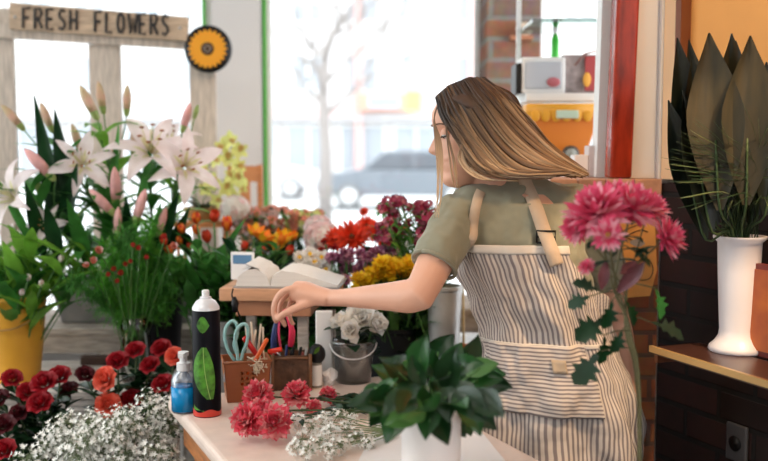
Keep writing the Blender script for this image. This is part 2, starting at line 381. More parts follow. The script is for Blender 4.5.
# cars
def car(label, loc, flip, colr, name='car'):
    t = thing(name, label, 'car', loc)
    cm = mat('car_paint_%s' % label.split()[0], colr, 0.3, metal=0.2); gl = mat('car_glass', (0.09, 0.10, 0.12), 0.3)
    prof = [(-2.1,0.35),(-2.15,0.6),(-2.05,0.86),(-1.15,1.0),(-0.55,1.46),(-0.3,1.5),(1.3,1.5),(1.75,1.42),(2.05,0.95),(2.12,0.6),(2.08,0.35)]
    pr = [(flip*x, z) for x, z in prof]
    b = MB(); W = 0.85
    b.prism([(x, -W, z) for x, z in pr[:3] + [(flip*-1.15, 1.0)] + [(flip*2.0, 1.0)] + pr[8:]], (0, 2*W, 0)); o = b.build('body', cm, t, smooth=False); bevel(o, 0.06, 3)
    b = MB(); b.prism([(x, -W + 0.12, z) for x, z in [(flip*-1.1,1.0),(flip*-0.5,1.44),(flip*-0.25,1.5),(flip*1.3,1.5),(flip*1.72,1.42),(flip*1.98,1.0)]], (0, 2*W-0.24, 0)); o = b.build('cabin', cm, t, smooth=False); bevel(o, 0.05, 3)
    for x0, x1 in ((-0.85, 0.25), (0.33, 1.05), (1.12, 1.65)):
        b = MB(); tl = 0.35 if x0 == -0.85 else 0.0
        b.prism([(flip*x0, -W+0.10, 1.03), (flip*x1, -W+0.10, 1.03), (flip*(x1 - (0.12 if x1 > 1.5 else 0)), -W+0.10, 1.4), (flip*(x0+tl), -W+0.10, 1.4)], (0, 2*W-0.2, 0)); b.build('side_window', gl, t, smooth=False)
    for x in (-1.35, 1.3):
        for y in (-W, W):
            b = MB(); b.lathe([(0.02,-0.11),(0.30,-0.11),(0.33,-0.08),(0.33,0.08),(0.30,0.11),(0.02,0.11)], n=20); o = b.build('wheel', mat('tyre', (0.16,0.16,0.17), 0.8), t); o.location = (flip*x, y, 0.33); o.rotation_euler = (rad(90),0,0)
            b = MB(); b.lathe([(0.02,-0.125),(0.21,-0.125),(0.21,0.125),(0.02,0.125)], n=16); b.build('hubcap', mat('hubcap', (0.6,0.6,0.6), 0.4), o)
    b = MB(); b.box((flip*-2.19 if flip > 0 else 2.0, -0.8, 0.38), (flip*-2.0 if flip > 0 else 2.19, 0.8, 0.58)); b.build('bumper', mat('bumper', (0.3,0.3,0.31), 0.6), t, smooth=False)
    b = MB(); b.ball((flip*-1.95, -0.72, 0.78), 0.14, sc=(0.9,0.9,0.7)); b.build('headlight', mat('lamp_amber', (0.85,0.35,0.12), 0.3), t)
    return t
car('silver estate car parked side-on outside the main window, the nearer one', (X(402, 25), 25, 0), 1, (0.17, 0.19, 0.22))
car('white car parked beyond the silver estate car, half out at the window frame', (X(250, 30), 30, 0), -1, (0.60, 0.61, 0.63))

# ================================================================== SHELVES BY THE BRICK PIER
sh = thing('display_shelf', 'white shelf unit with glass top shelf beside the brick pier', 'shelf', (X(566, 3.2), 3.2, 0))
sx = X(566, 3.2)
b = MB(); b.box((-0.15, -0.12, 0), (0.14, 0.16, 1.46)); bevel(b.build('base_cabinet', white, sh, smooth=False), 0.004)
b = MB(); b.box((-0.155, -0.13, 1.655), (0.14, 0.16, 1.68)); b.build('shelf_board', white, sh, smooth=False)
b = MB(); b.box((-0.14, -0.14, 1.90), (0.13, 0.16, 1.912)); b.build('glass_shelf', glass('shelf_glass', (0.75,0.9,0.85), 0.8), sh, smooth=False)
for x in (-0.15, 0.13):
    b = MB(); b.box((x, 0.14, 1.46), (x + 0.014, 0.16, 2.6)); b.build('upright', white, sh, smooth=False)
t = thing('display_case', 'white glossy boxed device on the shelf above the orange bin', 'box', (X(537, 3.16), 3.16, 1.68))
b = MB(); b.box((-0.065, -0.07, 0.0), (0.075, 0.06, 0.115)); bevel(b.build('housing', white, t, smooth=False), 0.006)
b = MB(); b.box((-0.055, -0.078, 0.015), (0.062, -0.069, 0.10)); bevel(b.build('front_panel', mat('grey_gloss', (0.50,0.52,0.56), 0.1), t, smooth=False), 0.004)
b = MB(); b.box((-0.083, -0.07, 0.0), (-0.066, 0.05, 0.095)); b.build('side_panel', black, t, smooth=False)
b = MB(); b.ball((0.035, -0.08, 0.035), 0.022, sc=(1, .2, .7)); b.build('sticker', mat('sticker_red', (0.45,0.12,0.14), 0.5), t)
t = thing('picture_box', 'grey printed box with a red and yellow picture on the shelf', 'box', (X(580, 3.14), 3.14, 1.68))
b = MB(); b.box((-0.063, -0.02, 0), (0.067, 0.03, 0.125)); b.build('box', mat('grey_card', (0.33,0.27,0.26), 0.7, var=0.4, scale=30), t, smooth=False)
b = MB(); b.box((0.005, -0.028, 0.01), (0.060, -0.019, 0.12)); b.build('red_panel', mat('red_card', (0.42,0.06,0.06), 0.6), t, smooth=False)
b = MB(); b.ball((0.01, -0.03, 0.045), 0.017, sc=(0.8,.3,1.4)); b.build('yellow_patch', mat('yellow_card', (0.80,0.38,0.05), 0.6), t)
b = MB(); b.tube([(-0.03,-0.03,0.09),(0.0,-0.035,0.125),(0.055,-0.03,0.14),(0.063,-0.03,0.06)], 0.004, 6); b.build('handle', mat('brown_strap', (0.25,0.12,0.10), 0.6), t)
t = thing('storage_bin', 'orange tapering bin with a scalloped yellow rim under the shelf', 'bin', (X(562, 3.1), 3.1, 1.462)); t.scale = (1, 1, 1.16)
b = MB(); top = [(-0.118,-0.06),(0.115,-0.06),(0.115,0.06),(-0.118,0.06)]; bot = [(-0.05,-0.04),(0.06,-0.04),(0.06,0.04),(-0.05,0.04)]
b.grid([[Vector((x,y,0)) for x,y in bot], [Vector((x,y,0.155)) for x,y in top]], None, True, True); bevel(b.build('bin_body', mat('bin_orange', (0.75,0.22,0.025), 0.45), t, smooth=False), 0.004)
b = MB(); b.box((-0.122,-0.066,0.125),(0.119,0.064,0.158)); 
for i in range(7):
    b.ball((-0.10+i*0.033, -0.066, 0.125), 0.016, sc=(1,0.25,1))
b.build('rim', mat('bin_yellow', (0.80,0.36,0.02), 0.5), t)
b = MB(); b.box((-0.035,-0.078,0.118),(0.035,-0.068,0.140)); bevel(b.build('price_label', mat('label_green', (0.55,0.66,0.50), 0.6), t, smooth=False), 0.003)
tag((lambda b: (b.lathe([(0.004,0),(0.028,0.0),(0.032,0.02),(0.02,0.035),(0.008,0.04)], n=16), b.build('ceramic_ornament', mat('cream', (0.70,0.60,0.50), 0.5)))[1])(MB()), 'small cream ornament beside the orange bin', 'ornament').location = (X(540,3.0), 3.02, 1.462)
t = thing('round_clock', 'small round dark clock in front of the orange bin', 'clock', (X(570,3.02), 3.02, 1.462))
b = MB(); b.tube([(0,-0.01,0.026),(0,0.012,0.026)], 0.026, 18); b.build('case', mat('clock_dark', (0.10,0.07,0.05), 0.4), t)
b = MB(); b.tube([(0,-0.013,0.026),(0,-0.009,0.026)], 0.017, 18); b.build('dial', mat('dial_grey', (0.35,0.35,0.30), 0.4), t)
for i, px in enumerate((579, 593)):
    b = MB(); b.box((-0.020,-0.03,0),(0.018,0.03,(0.060, 0.085)[i])); o = bevel(b.build('carton', mat('carton_%d' % i, ((0.78,0.74,0.74),(0.62,0.52,0.50))[i], 0.6), smooth=False), 0.003)
    o.location = (X(px,2.66), 2.66, 1.426-0.045); tag(o, ('white small carton on the tiled ledge beside the shelf unit', 'beige small carton on the tiled ledge against the red post')[i], 'carton', 'cartons on the tiled ledge')
    o.location.z = 1.427
t = thing('green_bottle', 'slim bright green bottle standing on the white shelf', 'bottle', (X(553, 3.27), 3.27, 1.68))
b = MB(); b.lathe([(0.002,0),(0.013,0),(0.013,0.19),(0.006,0.21),(0.002,0.21)], n=14); b.build('bottle_body', mat('green_plastic', (0.06,0.55,0.05), 0.35), t)
b = MB(); b.lathe([(0.002,0.21),(0.008,0.21),(0.008,0.235),(0.002,0.235)], n=12); b.build('cap', whitep, t)
t = thing('wall_bracket', 'small wooden knob bracket on the brick pier', 'bracket', (X(522, 3.98), 3.97, 1.5 + 115*3.97/960))
b = MB(); b.box((-0.06,-0.05,-0.03),(0.03,0.028,-0.015)); b.build('shelf_plate', mat('rust', (0.40,0.16,0.08), 0.7), t, smooth=False)
b = MB(); b.ball((-0.005,-0.03,0.012), 0.035, sc=(1,0.8,0.8)); b.build('knob', mat('beige_knob', (0.72,0.56,0.42), 0.6), t)

# ================================================================== TRELLIS, SIGN, SUNFLOWER
TY = 3.70
t = thing('trellis_frame', 'weathered wooden trellis frame holding the flower sign', 'trellis', (at(100, 300, TY).x, TY, 0))
def quadpx(pts, Y0, th): 
    return [at(x, y, Y0) - Vector(t.location) for x, y in pts], (0, th, 0)
def postpx(name, pts, Y0=TY, th=0.03, m=wood_t, parent=None):
    pl, d = quadpx(pts, Y0, th); b = MB(); b.prism(pl, d); return bevel(b.build(name, m, parent or t, smooth=False), 0.003)
def down(px0, px1, ytop):   # a post from ytop to the floor
    a, c = at(px0, ytop, TY), at(px1, ytop, TY); l = Vector(t.location)
    b = MB(); b.prism([Vector((a.x, TY, 0.0))-l, Vector((c.x, TY, 0.0))-l, c-l, a-l], (0, 0.03, 0)); return bevel(b.build('post', wood_t, t, smooth=False), 0.003)
down(-8, 11, 8); down(88, 119, 44); down(189, 215, 52)
postpx('top_rail', [(-10, 37), (187, 49), (187, 34), (-10, 22)], TY - 0.031, 0.03)
t.location.z = 0
t = thing('flower_sign', 'tilted plank sign reading FRESH FLOWERS on the trellis', 'sign', at(98, 24, TY - 0.06))
postpx('board', [(9, 29), (187, 41), (188, 17), (9, 2)], TY - 0.06, 0.026, mat('sign_wood', (0.50, 0.37, 0.26), 0.75, var=0.35, scale=7, stretch=(1.5, 8, 14)))
LET = {'F': [[(0,0),(0,1),(.75,1)],[(0,.52),(.6,.52)]], 'R': [[(0,0),(0,1),(.5,1),(.72,.8),(.5,.52),(0,.5)],[(.3,.5),(.8,0)]],
 'E': [[(.7,1),(0,1),(0,0),(.75,0)],[(0,.5),(.6,.5)]], 'S': [[(.7,.9),(.35,1),(.05,.8),(.2,.58),(.55,.45),(.7,.22),(.4,0),(.02,.1)]],
 'H': [[(0,0),(0,1)],[(.7,0),(.7,1)],[(0,.5),(.7,.5)]], 'L': [[(0,1),(0,0),(.65,0)]], 'O': [[(.38,1),(.08,.8),(.02,.4),(.2,.05),(.5,.0),(.75,.3),(.72,.75),(.38,1)]],
 'W': [[(0,1),(.25,0),(.5,.75),(.75,0),(1,1)]]}
def word(txt, x0, x1, y0a, y1a, slope):
    b = MB()
    n = len(txt); w = (x1 - x0) / n
    for i, ch in enumerate(txt):
        xs = x0 + i * w; hh = y1a - y0a
        for st in LET[ch]:
            pts = [at(xs + p[0]*w*0.78, (y1a + (xs - x0)*slope) - p[1]*hh, TY - 0.064) - Vector(t.location) for p in st]
            b.tube(pts, 0.0054, 6, flat=0.5, upv=(0,1,0))
    b.build('lettering', mat('paint_black', (0.02,0.018,0.018), 0.6), t)
word('FRESH', 23, 82, 8, 28, 0.045); word('FLOWERS', 95, 173, 12, 32, 0.045)
for px, py in ((15, 17), (180, 28)):
    b = MB(); b.ball(at(px, py, TY-0.062) - Vector(t.location), 0.006, n=8, k=4); b.build('screw', zinc, t)
t = thing('sunflower_disc', 'round sunflower wall disc with black rim at the end of the sign', 'decoration', at(208, 49, TY - 0.052))
def disc(r0, r1, y0, y1, m, nm):
    b = MB(); n = 36
    rows = [[Vector((r*math.cos(2*PI*j/n), y, r*math.sin(2*PI*j/n))) for j in range(n)] for r, y in ((0.001, y1), (r1, y1), (r1, y0), (0.001, y0))]
    b.grid(rows, None, True, True); return b.build(nm, m, t)
disc(0, 0.088, -0.006, 0.02, black, 'rim')
b = MB()
for k in range(22):
    for rw, (L_, w_) in enumerate(((0.053, 0.024), (0.040, 0.018))):
        a = 2*PI*(k + 0.5*rw)/22; d = Vector((math.cos(a), 0, math.sin(a)))
        b.petal(basis(d*0.022 + Vector((0,-0.008-0.003*rw,0)), d, (0,-1,0)), L_, w_, 0.05, 0.1, nl=3, nw=1, fat=0.6)
b.build('petals', mat('sunflower_orange', (0.85,0.36,0.01), 0.6), t)
disc(0, 0.060, -0.0070, 0.0, mat('sunflower_under', (0.40,0.12,0.005), 0.7), 'petal_bed')
disc(0, 0.024, -0.014, 0.0, mat('sunflower_core', (0.09,0.045,0.02), 0.9, var=0.5, scale=80), 'core')
b = MB(); n = 24
b.tube([Vector((0.011*math.cos(2*PI*j/n), -0.015, 0.011*math.sin(2*PI*j/n))) for j in range(n+1)], 0.002, 6); b.build('core_ring', mat('ring_grey', (0.30,0.27,0.24), 0.7), t)
# ================================================================== FLOWER SHAPES
def mesh_of(b, name, m=None):
    o = b.build(name, m); me = o.data; bpy.data.objects.remove(o); return me
def rose_mesh(name, m, seed=1):
    r = random.Random(seed); b = MB()
    for ring, (n, el, L, W, r0, curl) in enumerate(((3, 88, .032, .028, .002, 1.1), (4, 84, .036, .034, .006, .6), (5, 76, .040, .040, .010, .1), (6, 64, .043, .046, .013, -.5), (7, 46, .044, .050, .014, -1.1))):
        for k in range(n):
            a = 2*PI*(k/n) + ring*0.7 + r.uniform(-.15, .15)
            b.petal(radial(a, rad(el + r.uniform(-4, 4)), r0, 0.004 + 0.003*(4-ring)*0.4), L, W, curl, 0.35, tip=1.6, nl=5, nw=2, fat=0.6, base=0.35, ruf=0.02, ph=r.uniform(0, 6))
    return mesh_of(b, name, m)
def tulip_mesh(name, m, m2=None, open_=0.0):
    b = MB()
    for k in range(6):
        a = 2*PI*k/6; o = k % 2
        b.petal(radial(a, rad(40 - 25*open_), 0.002, 0), 0.052, 0.032, 1.35 - 0.5*open_ , 0.5, tip=0.5, nl=6, nw=2, base=0.45, fat=0.5, m=(m2 if (m2 and o) else m))
    return mesh_of(b, name)
def lily_mesh(name, m, mthroat, mst, s=1.0):
    b = MB()
    for k in range(6):
        a = 2*PI*k/6; w = 0.046 if k % 2 == 0 else 0.034
        b.petal(radial(a, rad(62), 0.006, 0), 0.125, w, -1.7, 0.35, tip=0.3, nl=8, nw=2, base=0.25, fat=0.5, ruf=0.05, ph=k, m=m)
        b.petal(radial(a, rad(62), 0.004, 0.002), 0.055, 0.010, -0.7, 0.1, nl=3, nw=1, m=mthroat)
    for k in range(6):
        a = 2*PI*k/6 + 0.3; d = Vector((math.cos(a)*0.028, math.sin(a)*0.028, 0.085))
        b.tube([(0,0,0.01), d*0.6, d], 0.0012, 5, m=mthroat); b.ball(d, 0.005, sc=(1.4,.6,.6), n=6, k=4, m=mst)
    b.tube([(0,0,0.01),(0,0,0.10)], 0.0018, 5, m=mthroat)
    return mesh_of(b, name)
def bud_mesh(name, m, m2, L=0.105, r=0.0135):
    b = MB(); prof = [(0.002,0),(r*.6,L*.06),(r*.85,L*.25),(r,L*.5),(r*.95,L*.68),(r*.6,L*.88),(r*.15,L)]
    rows = [[Vector((q*(1+.12*math.cos(3*2*PI*j/12))*math.cos(2*PI*j/12), q*(1+.12*math.cos(3*2*PI*j/12))*math.sin(2*PI*j/12), z)) for j in range(12)] for q, z in prof]
    b.grid(rows[:3], m2, True); b.grid(rows[2:], m, True, True)
    return mesh_of(b, name)
def mum_mesh(name, m, m2=None, rings=((8,.020,80),(12,.028,65),(16,.036,45),(18,.042,24),(18,.046,4)), W=.009, curl=0.7, seed=1, core=None, ruf=0.0, tip=1.2):
    r = random.Random(seed); b = MB()
    for i, (n, L, el) in enumerate(rings):
        for k in range(n):
            a = 2*PI*(k + .5*i)/n + r.uniform(-.1, .1)
            b.petal(radial(a, rad(el + r.uniform(-7, 7)), .003, .002*(len(rings)-i)), L*r.uniform(.85, 1.08), W, curl*r.uniform(.6, 1.2), 0.5, tip=tip, nl=4, nw=1, base=.5, fat=.65, ruf=ruf, ph=r.uniform(0,6), m=(m2 if (m2 and r.random() < .35) else m))
    if core: b.ball((0,0,.008), .010, sc=(1,1,.6), m=core)
    return mesh_of(b, name)
def cluster_mesh(name, m, m2, R_=.05, n=60, fl=.016, seed=1, flat=.8, leaf=None, ll=.03, hemi=-0.3, petals=4):
    """rounded head of many small florets"""
    r = random.Random(seed); b = MB()
    for k in range(n):
        z = hemi + (1-hemi)*(k+.5)/n; a = k*2.39996; q = math.sqrt(max(0, 1-z*z)); d = Vector((q*math.cos(a), q*math.sin(a), z*flat)); d *= r.uniform(.82, 1.05)
        up = d.normalized(); T0 = basis(d*R_, up.orthogonal(), up)
        mm = m if r.random() < .6 else m2
        for j in range(petals):
            ang = 2*PI*j/petals + a; dd = (T0.to_3x3() @ Vector((math.cos(ang), math.sin(ang), .35)))
            b.petal(basis(d*R_, dd, up), fl, fl*.85, -.3, .2, tip=1.5, nl=2, nw=1, m=mm)
    if leaf:
        for k in range(int(n*.5)):
            a = r.uniform(0, 2*PI); el = r.uniform(-.2, 1.4); T = radial(a, el, R_*.55, -.01)
            b.petal(T, ll*r.uniform(.8,1.3), ll*.35, -.4, .1, nl=3, nw=1, m=leaf)
    return mesh_of(b, name)
def orchid_mesh(name, m, m2):
    b = MB()
    for k, (w, L) in enumerate(((.028,.036),(.022,.036),(.022,.036),(.022,.036),(.028,.036))):
        b.petal(radial(2*PI*k/5, rad(25), .002, 0), L, w, -.3, .2, tip=1, nl=4, nw=2, fat=.55, m=m)
    b.petal(radial(PI, rad(55), .002, .002), .024, .022, -1.2, .5, nl=4, nw=2, ruf=.1, m=m2)
    b.ball((0,0,.008), .006, m=m2, n=6, k=4)
    return mesh_of(b, name)
def foliage(b, pts, n, L, W, m, curl=-.6, lo=.25, hi=.9, el=.7, fold=.15, tip=.6, r=R, fat=.45, nl=5, vary=.3):
    k = len(pts) - 1
    for i in range(n):
        q = lo + (hi-lo)*(i+.5)/n; f = q*k; j = min(int(f), k-1); p = Vector(pts[j]).lerp(Vector(pts[j+1]), f-j)
        a = i*2.4 + r.uniform(-.5,.5); e = el + r.uniform(-.3,.3); T = radial(a, e); T.translation = p
        s = r.uniform(1-vary, 1+vary)
        b.petal(T, L*s, W*s, curl*r.uniform(.5,1.4), .1, tip=tip, nl=nl, nw=1, m=m, fold=fold, base=.2, fat=fat)
def stem_flower(name, label, cat, group, base, head, bloom, scale=1.0, face=None, stem=stemg, r=.0028, leaf=None, bend=.15, partname='bloom', up=None, roll=None):
    base = Vector(base); head = Vector(head); t = thing(name, label, cat, base, group); h = head - base
    mid = h*.55 + Vector((R.uniform(-1,1), R.uniform(-1,1), 0))*h.length*.04 + Vector((-h.x, -h.y, 0))*bend
    pts = bez((0,0,0), mid, h, 8); b = MB(); b.tube(pts, r, 6); b.build('stem', stem, t)
    d = Vector(face) if face else (pts[-1]-pts[-2]).normalized() + Vector((R.uniform(-.25,.25), R.uniform(-.6,.1), .2))
    if bloom:
        o = link(partname, bloom, t, h); q = d.normalized().to_track_quat('Z', 'Y'); o.rotation_mode = 'QUATERNION'
        o.rotation_quaternion = q @ Quaternion((0,0,1), R.uniform(0, 6.28) if roll is None else roll); o.scale = (scale,)*3
    if leaf:
        b = MB(); foliage(b, pts, **leaf); b.build('foliage', None, t)
    return t, pts
def leafy_branch(name, label, group, base, head, n, L, W, m, **kw):
    t, pts = stem_flower(name, label, 'foliage', group, base, head, None, leaf=dict(n=n, L=L, W=W, m=m, **kw), r=.002); return t
def bucket(name, label, cat, loc, rt, rb, h, m, handle=None, group=None, wall=.004, rim=.005, hm=None, hang=1):
    t = thing(name, label, cat, loc, group)
    b = MB(); b.lathe([(.002,0),(rb,0),(rt,h-.012),(rt+rim,h-.010),(rt+rim,h),(rt-wall,h),(rb-wall,.006),(.002,.006)], n=32, cap=False); b.build('bucket_body', m, t, sharp=35)
    if handle is not None:
        b = MB(); pts = [Vector(((rt+rim)*math.cos(PI*k/14 + PI), (rt+rim+.004)*math.sin(PI*k/14 + PI), h - .018 - math.sin(PI*k/14)*handle)) for k in range(15)]
        b.tube(pts, .003, 6); b.build('handle', hm or m, t)
    return t

# ---- petal materials
def pm(name, c, v=.2, tr=.25, c2=None): return mat(name, c, .55, var=v, scale=25, trans=tr, col2=c2)
red = pm('petal_red', (0.36, 0.004, 0.013)); coral = pm('petal_coral', (0.80, 0.13, 0.075)); pinkc = pm('petal_pink_coral', (1.0, 0.13, 0.19), .2)
lilyp = pm('petal_lily_pink', (0.94, 0.80, 0.81), .12, .35); lilyt = pm('petal_lily_throat', (0.75, 0.70, 0.42)); anth = mat('anther', (0.30, 0.10, 0.03), .8)
budp = pm('bud_pink', (0.66, 0.40, 0.30), .25, .15, c2=(0.50, 0.44, 0.22)); budpp = pm('bud_rose', (0.78, 0.42, 0.40), .2, .15); budg = pm('bud_green', (0.30, 0.40, 0.12), .2, .15)
tor = pm('petal_orange', (0.85, 0.22, 0.015)); tred = pm('petal_tulip_red', (0.62, 0.045, 0.012)); tyel = pm('petal_yellow', (0.88, 0.50, 0.02)); twh = pm('petal_white', (0.92, 0.90, 0.87), .05, .35)
tpk = pm('petal_pale_pink', (0.90, 0.68, 0.68), .1, .35); mag = pm('petal_magenta', (0.90, 0.12, 0.25), .25); magl = pm('petal_magenta_pale', (0.97, 0.44, 0.53), .2)
pur = pm('petal_purple', (0.34, 0.10, 0.21), .4); purl = pm('petal_mauve', (0.64, 0.36, 0.48), .3); alsp = pm('petal_alstroemeria', (0.34, 0.025, 0.075), .4); alsl = pm('petal_alstro_pale', (0.58, 0.18, 0.24), .3)
yel = pm('petal_bright_yellow', (0.95, 0.70, 0.03), .1, .4); orc = pm('petal_orchid', (0.72, 0.74, 0.26), .12); orcl = pm('petal_orchid_lip', (0.70, 0.45, 0.15), .2); cream = pm('petal_cream', (0.96, 0.90, 0.82), .05, .45)
gyp = mat('petal_gypsophila', (0.84, 0.83, 0.78), .7); gerb = pm('petal_gerbera', (0.80, 0.05, 0.012), .2); pkor = pm('petal_salmon', (0.74, 0.27, 0.18), .3)
cored = mat('core_dark', (0.08, 0.05, 0.02), .9); corey = mat('core_yellow', (0.70, 0.42, 0.03), .9)

# ================================================================== FLOWER STANDS
def bench(label, x0, x1, y0, y1, z, m, th=.025, boards=3):
    t = thing('display_bench', label, 'bench', ((x0+x1)/2, (y0+y1)/2, 0)); cx, cy = (x0+x1)/2, (y0+y1)/2; w = (y1-y0)/boards
    for i in range(boards):
        b = MB(); b.box((x0-cx, y0-cy+i*w+.004, z-th), (x1-cx, y0-cy+(i+1)*w-.004, z)); bevel(b.build('board', m, t, smooth=False), .003)
    b = MB(); b.box((x0-cx+.02, y0-cy+.01, z-th-.06), (x1-cx-.02, y0-cy+.03, z-th)); b.build('apron_rail', m, t, smooth=False)
    for x in (x0-cx+.03, x1-cx-.07):
        for y in (y0-cy+.03, y1-cy-.07):
            b = MB(); b.box((x, y, 0), (x+.04, y+.04, z-th)); b.build('leg', m, t, smooth=False)
    return t
ZA = 0.80
bench('low whitewashed plank bench carrying the yellow bucket and the fern vase', -1.45, -.58, 2.74, 3.16, ZA, wood_w)
bench('weathered plank bench under the planter trough and the lilies', -1.6, -.62, 3.19, 3.60, .90, wood_g)
bench('plank bench under the tulips behind the book stand', -.60, .10, 2.80, 3.22, .72, wood_g)
bench('plank bench under the mixed flower buckets beneath the main window', .12, .66, 2.72, 3.22, .72, wood_g)
bench('tall plank bench below the window for the back row of buckets', -.60, .75, 3.30, 3.64, .95, wood_g)
# grey planter trough
t = thing('planter_trough', 'long grey planter trough standing behind the yellow bucket', 'planter', (-.90, 3.36, .90))
b = MB(); b.grid([[Vector((x*.22, y*.07, 0)) for x,y in ((-1,-1),(1,-1),(1,1),(-1,1))], [Vector((x*.25, y*.09, .13)) for x,y in ((-1,-1),(1,-1),(1,1),(-1,1))]], None, True, True)
bevel(b.build('trough_body', mat('stone_grey', (0.20,0.19,0.18), .8, var=.25, scale=12), t, smooth=False), .01)
b = MB()
for x0,x1,y0,y1 in ((-.26,.26,-.10,-.085),(-.26,.26,.085,.10),(-.26,-.245,-.1,.1),(.245,.26,-.1,.1)): b.box((x0,y0,.125),(x1,y1,.15))
b.build('rim', mat('stone_rim', (0.28,0.27,0.26), .8), t, smooth=False)
# white slatted crate behind
t = thing('slatted_crate', 'white slatted crate behind the grey planter trough', 'crate', (-1.0, 3.50, .90))
for k in range(7):
    b = MB(); b.box((-.2+k*.06, -.01, 0), (-.165+k*.06, 0, .22)); b.build('slat', white, t, smooth=False)
b = MB(); b.box((-.2,0,0),(.2,.012,.02)); b.box((-.2,0,.19),(.2,.012,.21)); b.build('rail', white, t, smooth=False)
t = thing('wood_offcut', 'dark strip of wood lying across the plank bench in front of the trough', 'wood', (-.86, 3.1, ZA))
b = MB(); b.box((-.13,-.02,0),(.15,.02,.028)); bevel(b.build('strip', mat('wood_dark', (0.07,0.035,0.025), .6), t, smooth=False), .003)

# ================================================================== YELLOW BUCKET WITH TULIPS
yb = Vector((at(17, 382, 2.9).x, 2.9, ZA))
bucket('yellow_bucket', 'yellow bucket with a wire handle holding white tulips', 'bucket', yb, .094, .070, .262, mat('yellow_enamel', (0.72, 0.36, 0.035), .4, var=.1, scale=5), .075, hm=mat('handle_ochre', (0.38,0.20,0.05), .5))
tw = tulip_mesh('tulip_white', tpk, twh); tp = tulip_mesh('tulip_pink', tpk, pkor)
lf = dict(n=5, L=.17, W=.046, m=leafy, curl=-.5, lo=.45, hi=.7, el=1.0, fold=.3, tip=.3)
lf2 = dict(n=5, L=.17, W=.046, m=leafg, curl=-.6, lo=.45, hi=.7, el=1.0, fold=.3, tip=.3)
for i, (px, py, Y, s, bl) in enumerate(((28,281,2.80,.5,tw),(41,287,2.79,.52,tw),(21,295,2.78,.48,tw),(35,249,2.88,.6,tp),(52,240,2.92,.72,tw),(-4,240,2.9,.8,tp),(6,262,2.86,.55,tw),(60,262,2.85,.5,tw),(-14,270,2.85,.6,tw),(14,232,3.0,.6,tw))):
    stem_flower('tulip', 'white and pale pink tulip with broad leaves in the yellow bucket', 'tulip', 'tulips in the yellow bucket', yb + Vector((R.uniform(-.04,.04), R.uniform(-.04,.04), .02)), at(px, py, Y), bl, s, leaf=lf if i % 2 else lf2, r=.003)

for i, (px, py) in enumerate(((18,258),(46,262),(70,255),(88,272),(32,240),(8,270),(60,280),(78,288),(95,258),(40,290),(-8,255),(25,284))):
    leafy_branch('leaf_tuft', 'tuft of broad bright tulip leaves in the yellow bucket', 'leaf tufts in the yellow bucket', yb + Vector((R.uniform(-.05,.05), R.uniform(-.04,.04), .02)), at(px, py, 2.9 + R.uniform(-.08,.08)), 5, .15, .040, (leafy, leafg)[i % 2], lo=.62, hi=1.0, curl=-.6, el=.95, fold=.3, tip=.3)

# ================================================================== LILIES
lb = Vector((at(100, 330, 3.30).x, 3.40, .90))
lb.y = 3.05; lb.z = ZA; lb.x = at(158, 330, 3.05).x
bucket('tall_bucket', 'tall dark bucket holding the pink lilies', 'bucket', lb, .085, .065, .26, darkpot)
lm = lily_mesh('lily_bloom', lilyp, lilyt, anth)
b1 = bud_mesh('lily_bud_pale', budp, budg); b2 = bud_mesh('lily_bud_rose', budpp, budg); b3 = bud_mesh('lily_bud_green', budg, budg, .06, .010)
LS = [ # each lily stem: top point, side items (kind, px, py, Y, scale, dirpx)
 ((60,150,3.0), [('L',83,166,2.95,.80,(.25,-1,.35)), ('B',47,118,3.0,.95,(-.35,-.1,1)), ('B',13,118,3.0,1.0,(-.75,-.1,.9)), ('b',38,182,2.95,.8,(0,-.1,1))]),
 ((100,130,3.05), [('B',101,98,3.05,1.0,(-.15,0,1)), ('B',89,103,3.0,1.15,(-.5,0,1)), ('B',127,101,3.05,.95,(.05,0,1)), ('B',115,150,3.0,.8,(.3,-.3,1))]),
 ((25,190,2.95), [('L',18,200,2.92,.95,(-.5,-.7,.4)), ('P',40,165,2.9,1.25,(-.8,-.1,.9))]),
 ((150,170,3.05), [('L',151,156,3.0,1.05,(.2,-.8,.7)), ('B',77,140,3.05,1.0,(-.3,0,1)), ('B',134,140,3.05,1.0,(.1,0,1)), ('P',115,188,2.92,1.25,(.05,-.2,1))]),
 ((180,160,3.1), [('L',184,168,3.0,.95,(.4,-.9,.3)), ('P',186,118,3.05,.95,(.3,0,1)), ('b',196,112,3.05,.8,(.3,0,1)), ('L',170,150,3.1,.8,(0,-.6,.8))]),
 ((110,205,2.95), [('P',103,203,2.9,1.1,(-.9,-.2,1)), ('P',140,207,2.9,1.1,(.35,-.1,1)), ('P',118,222,2.9,.9,(.1,-.2,1)), ('P',162,222,2.95,.9,(.3,0,1))]),
 ((40,170,3.1), [('b',38,186,2.95,.9,(0,-.1,1)), ('L',50,225,2.95,.5,(0,-1,.2))]),
]
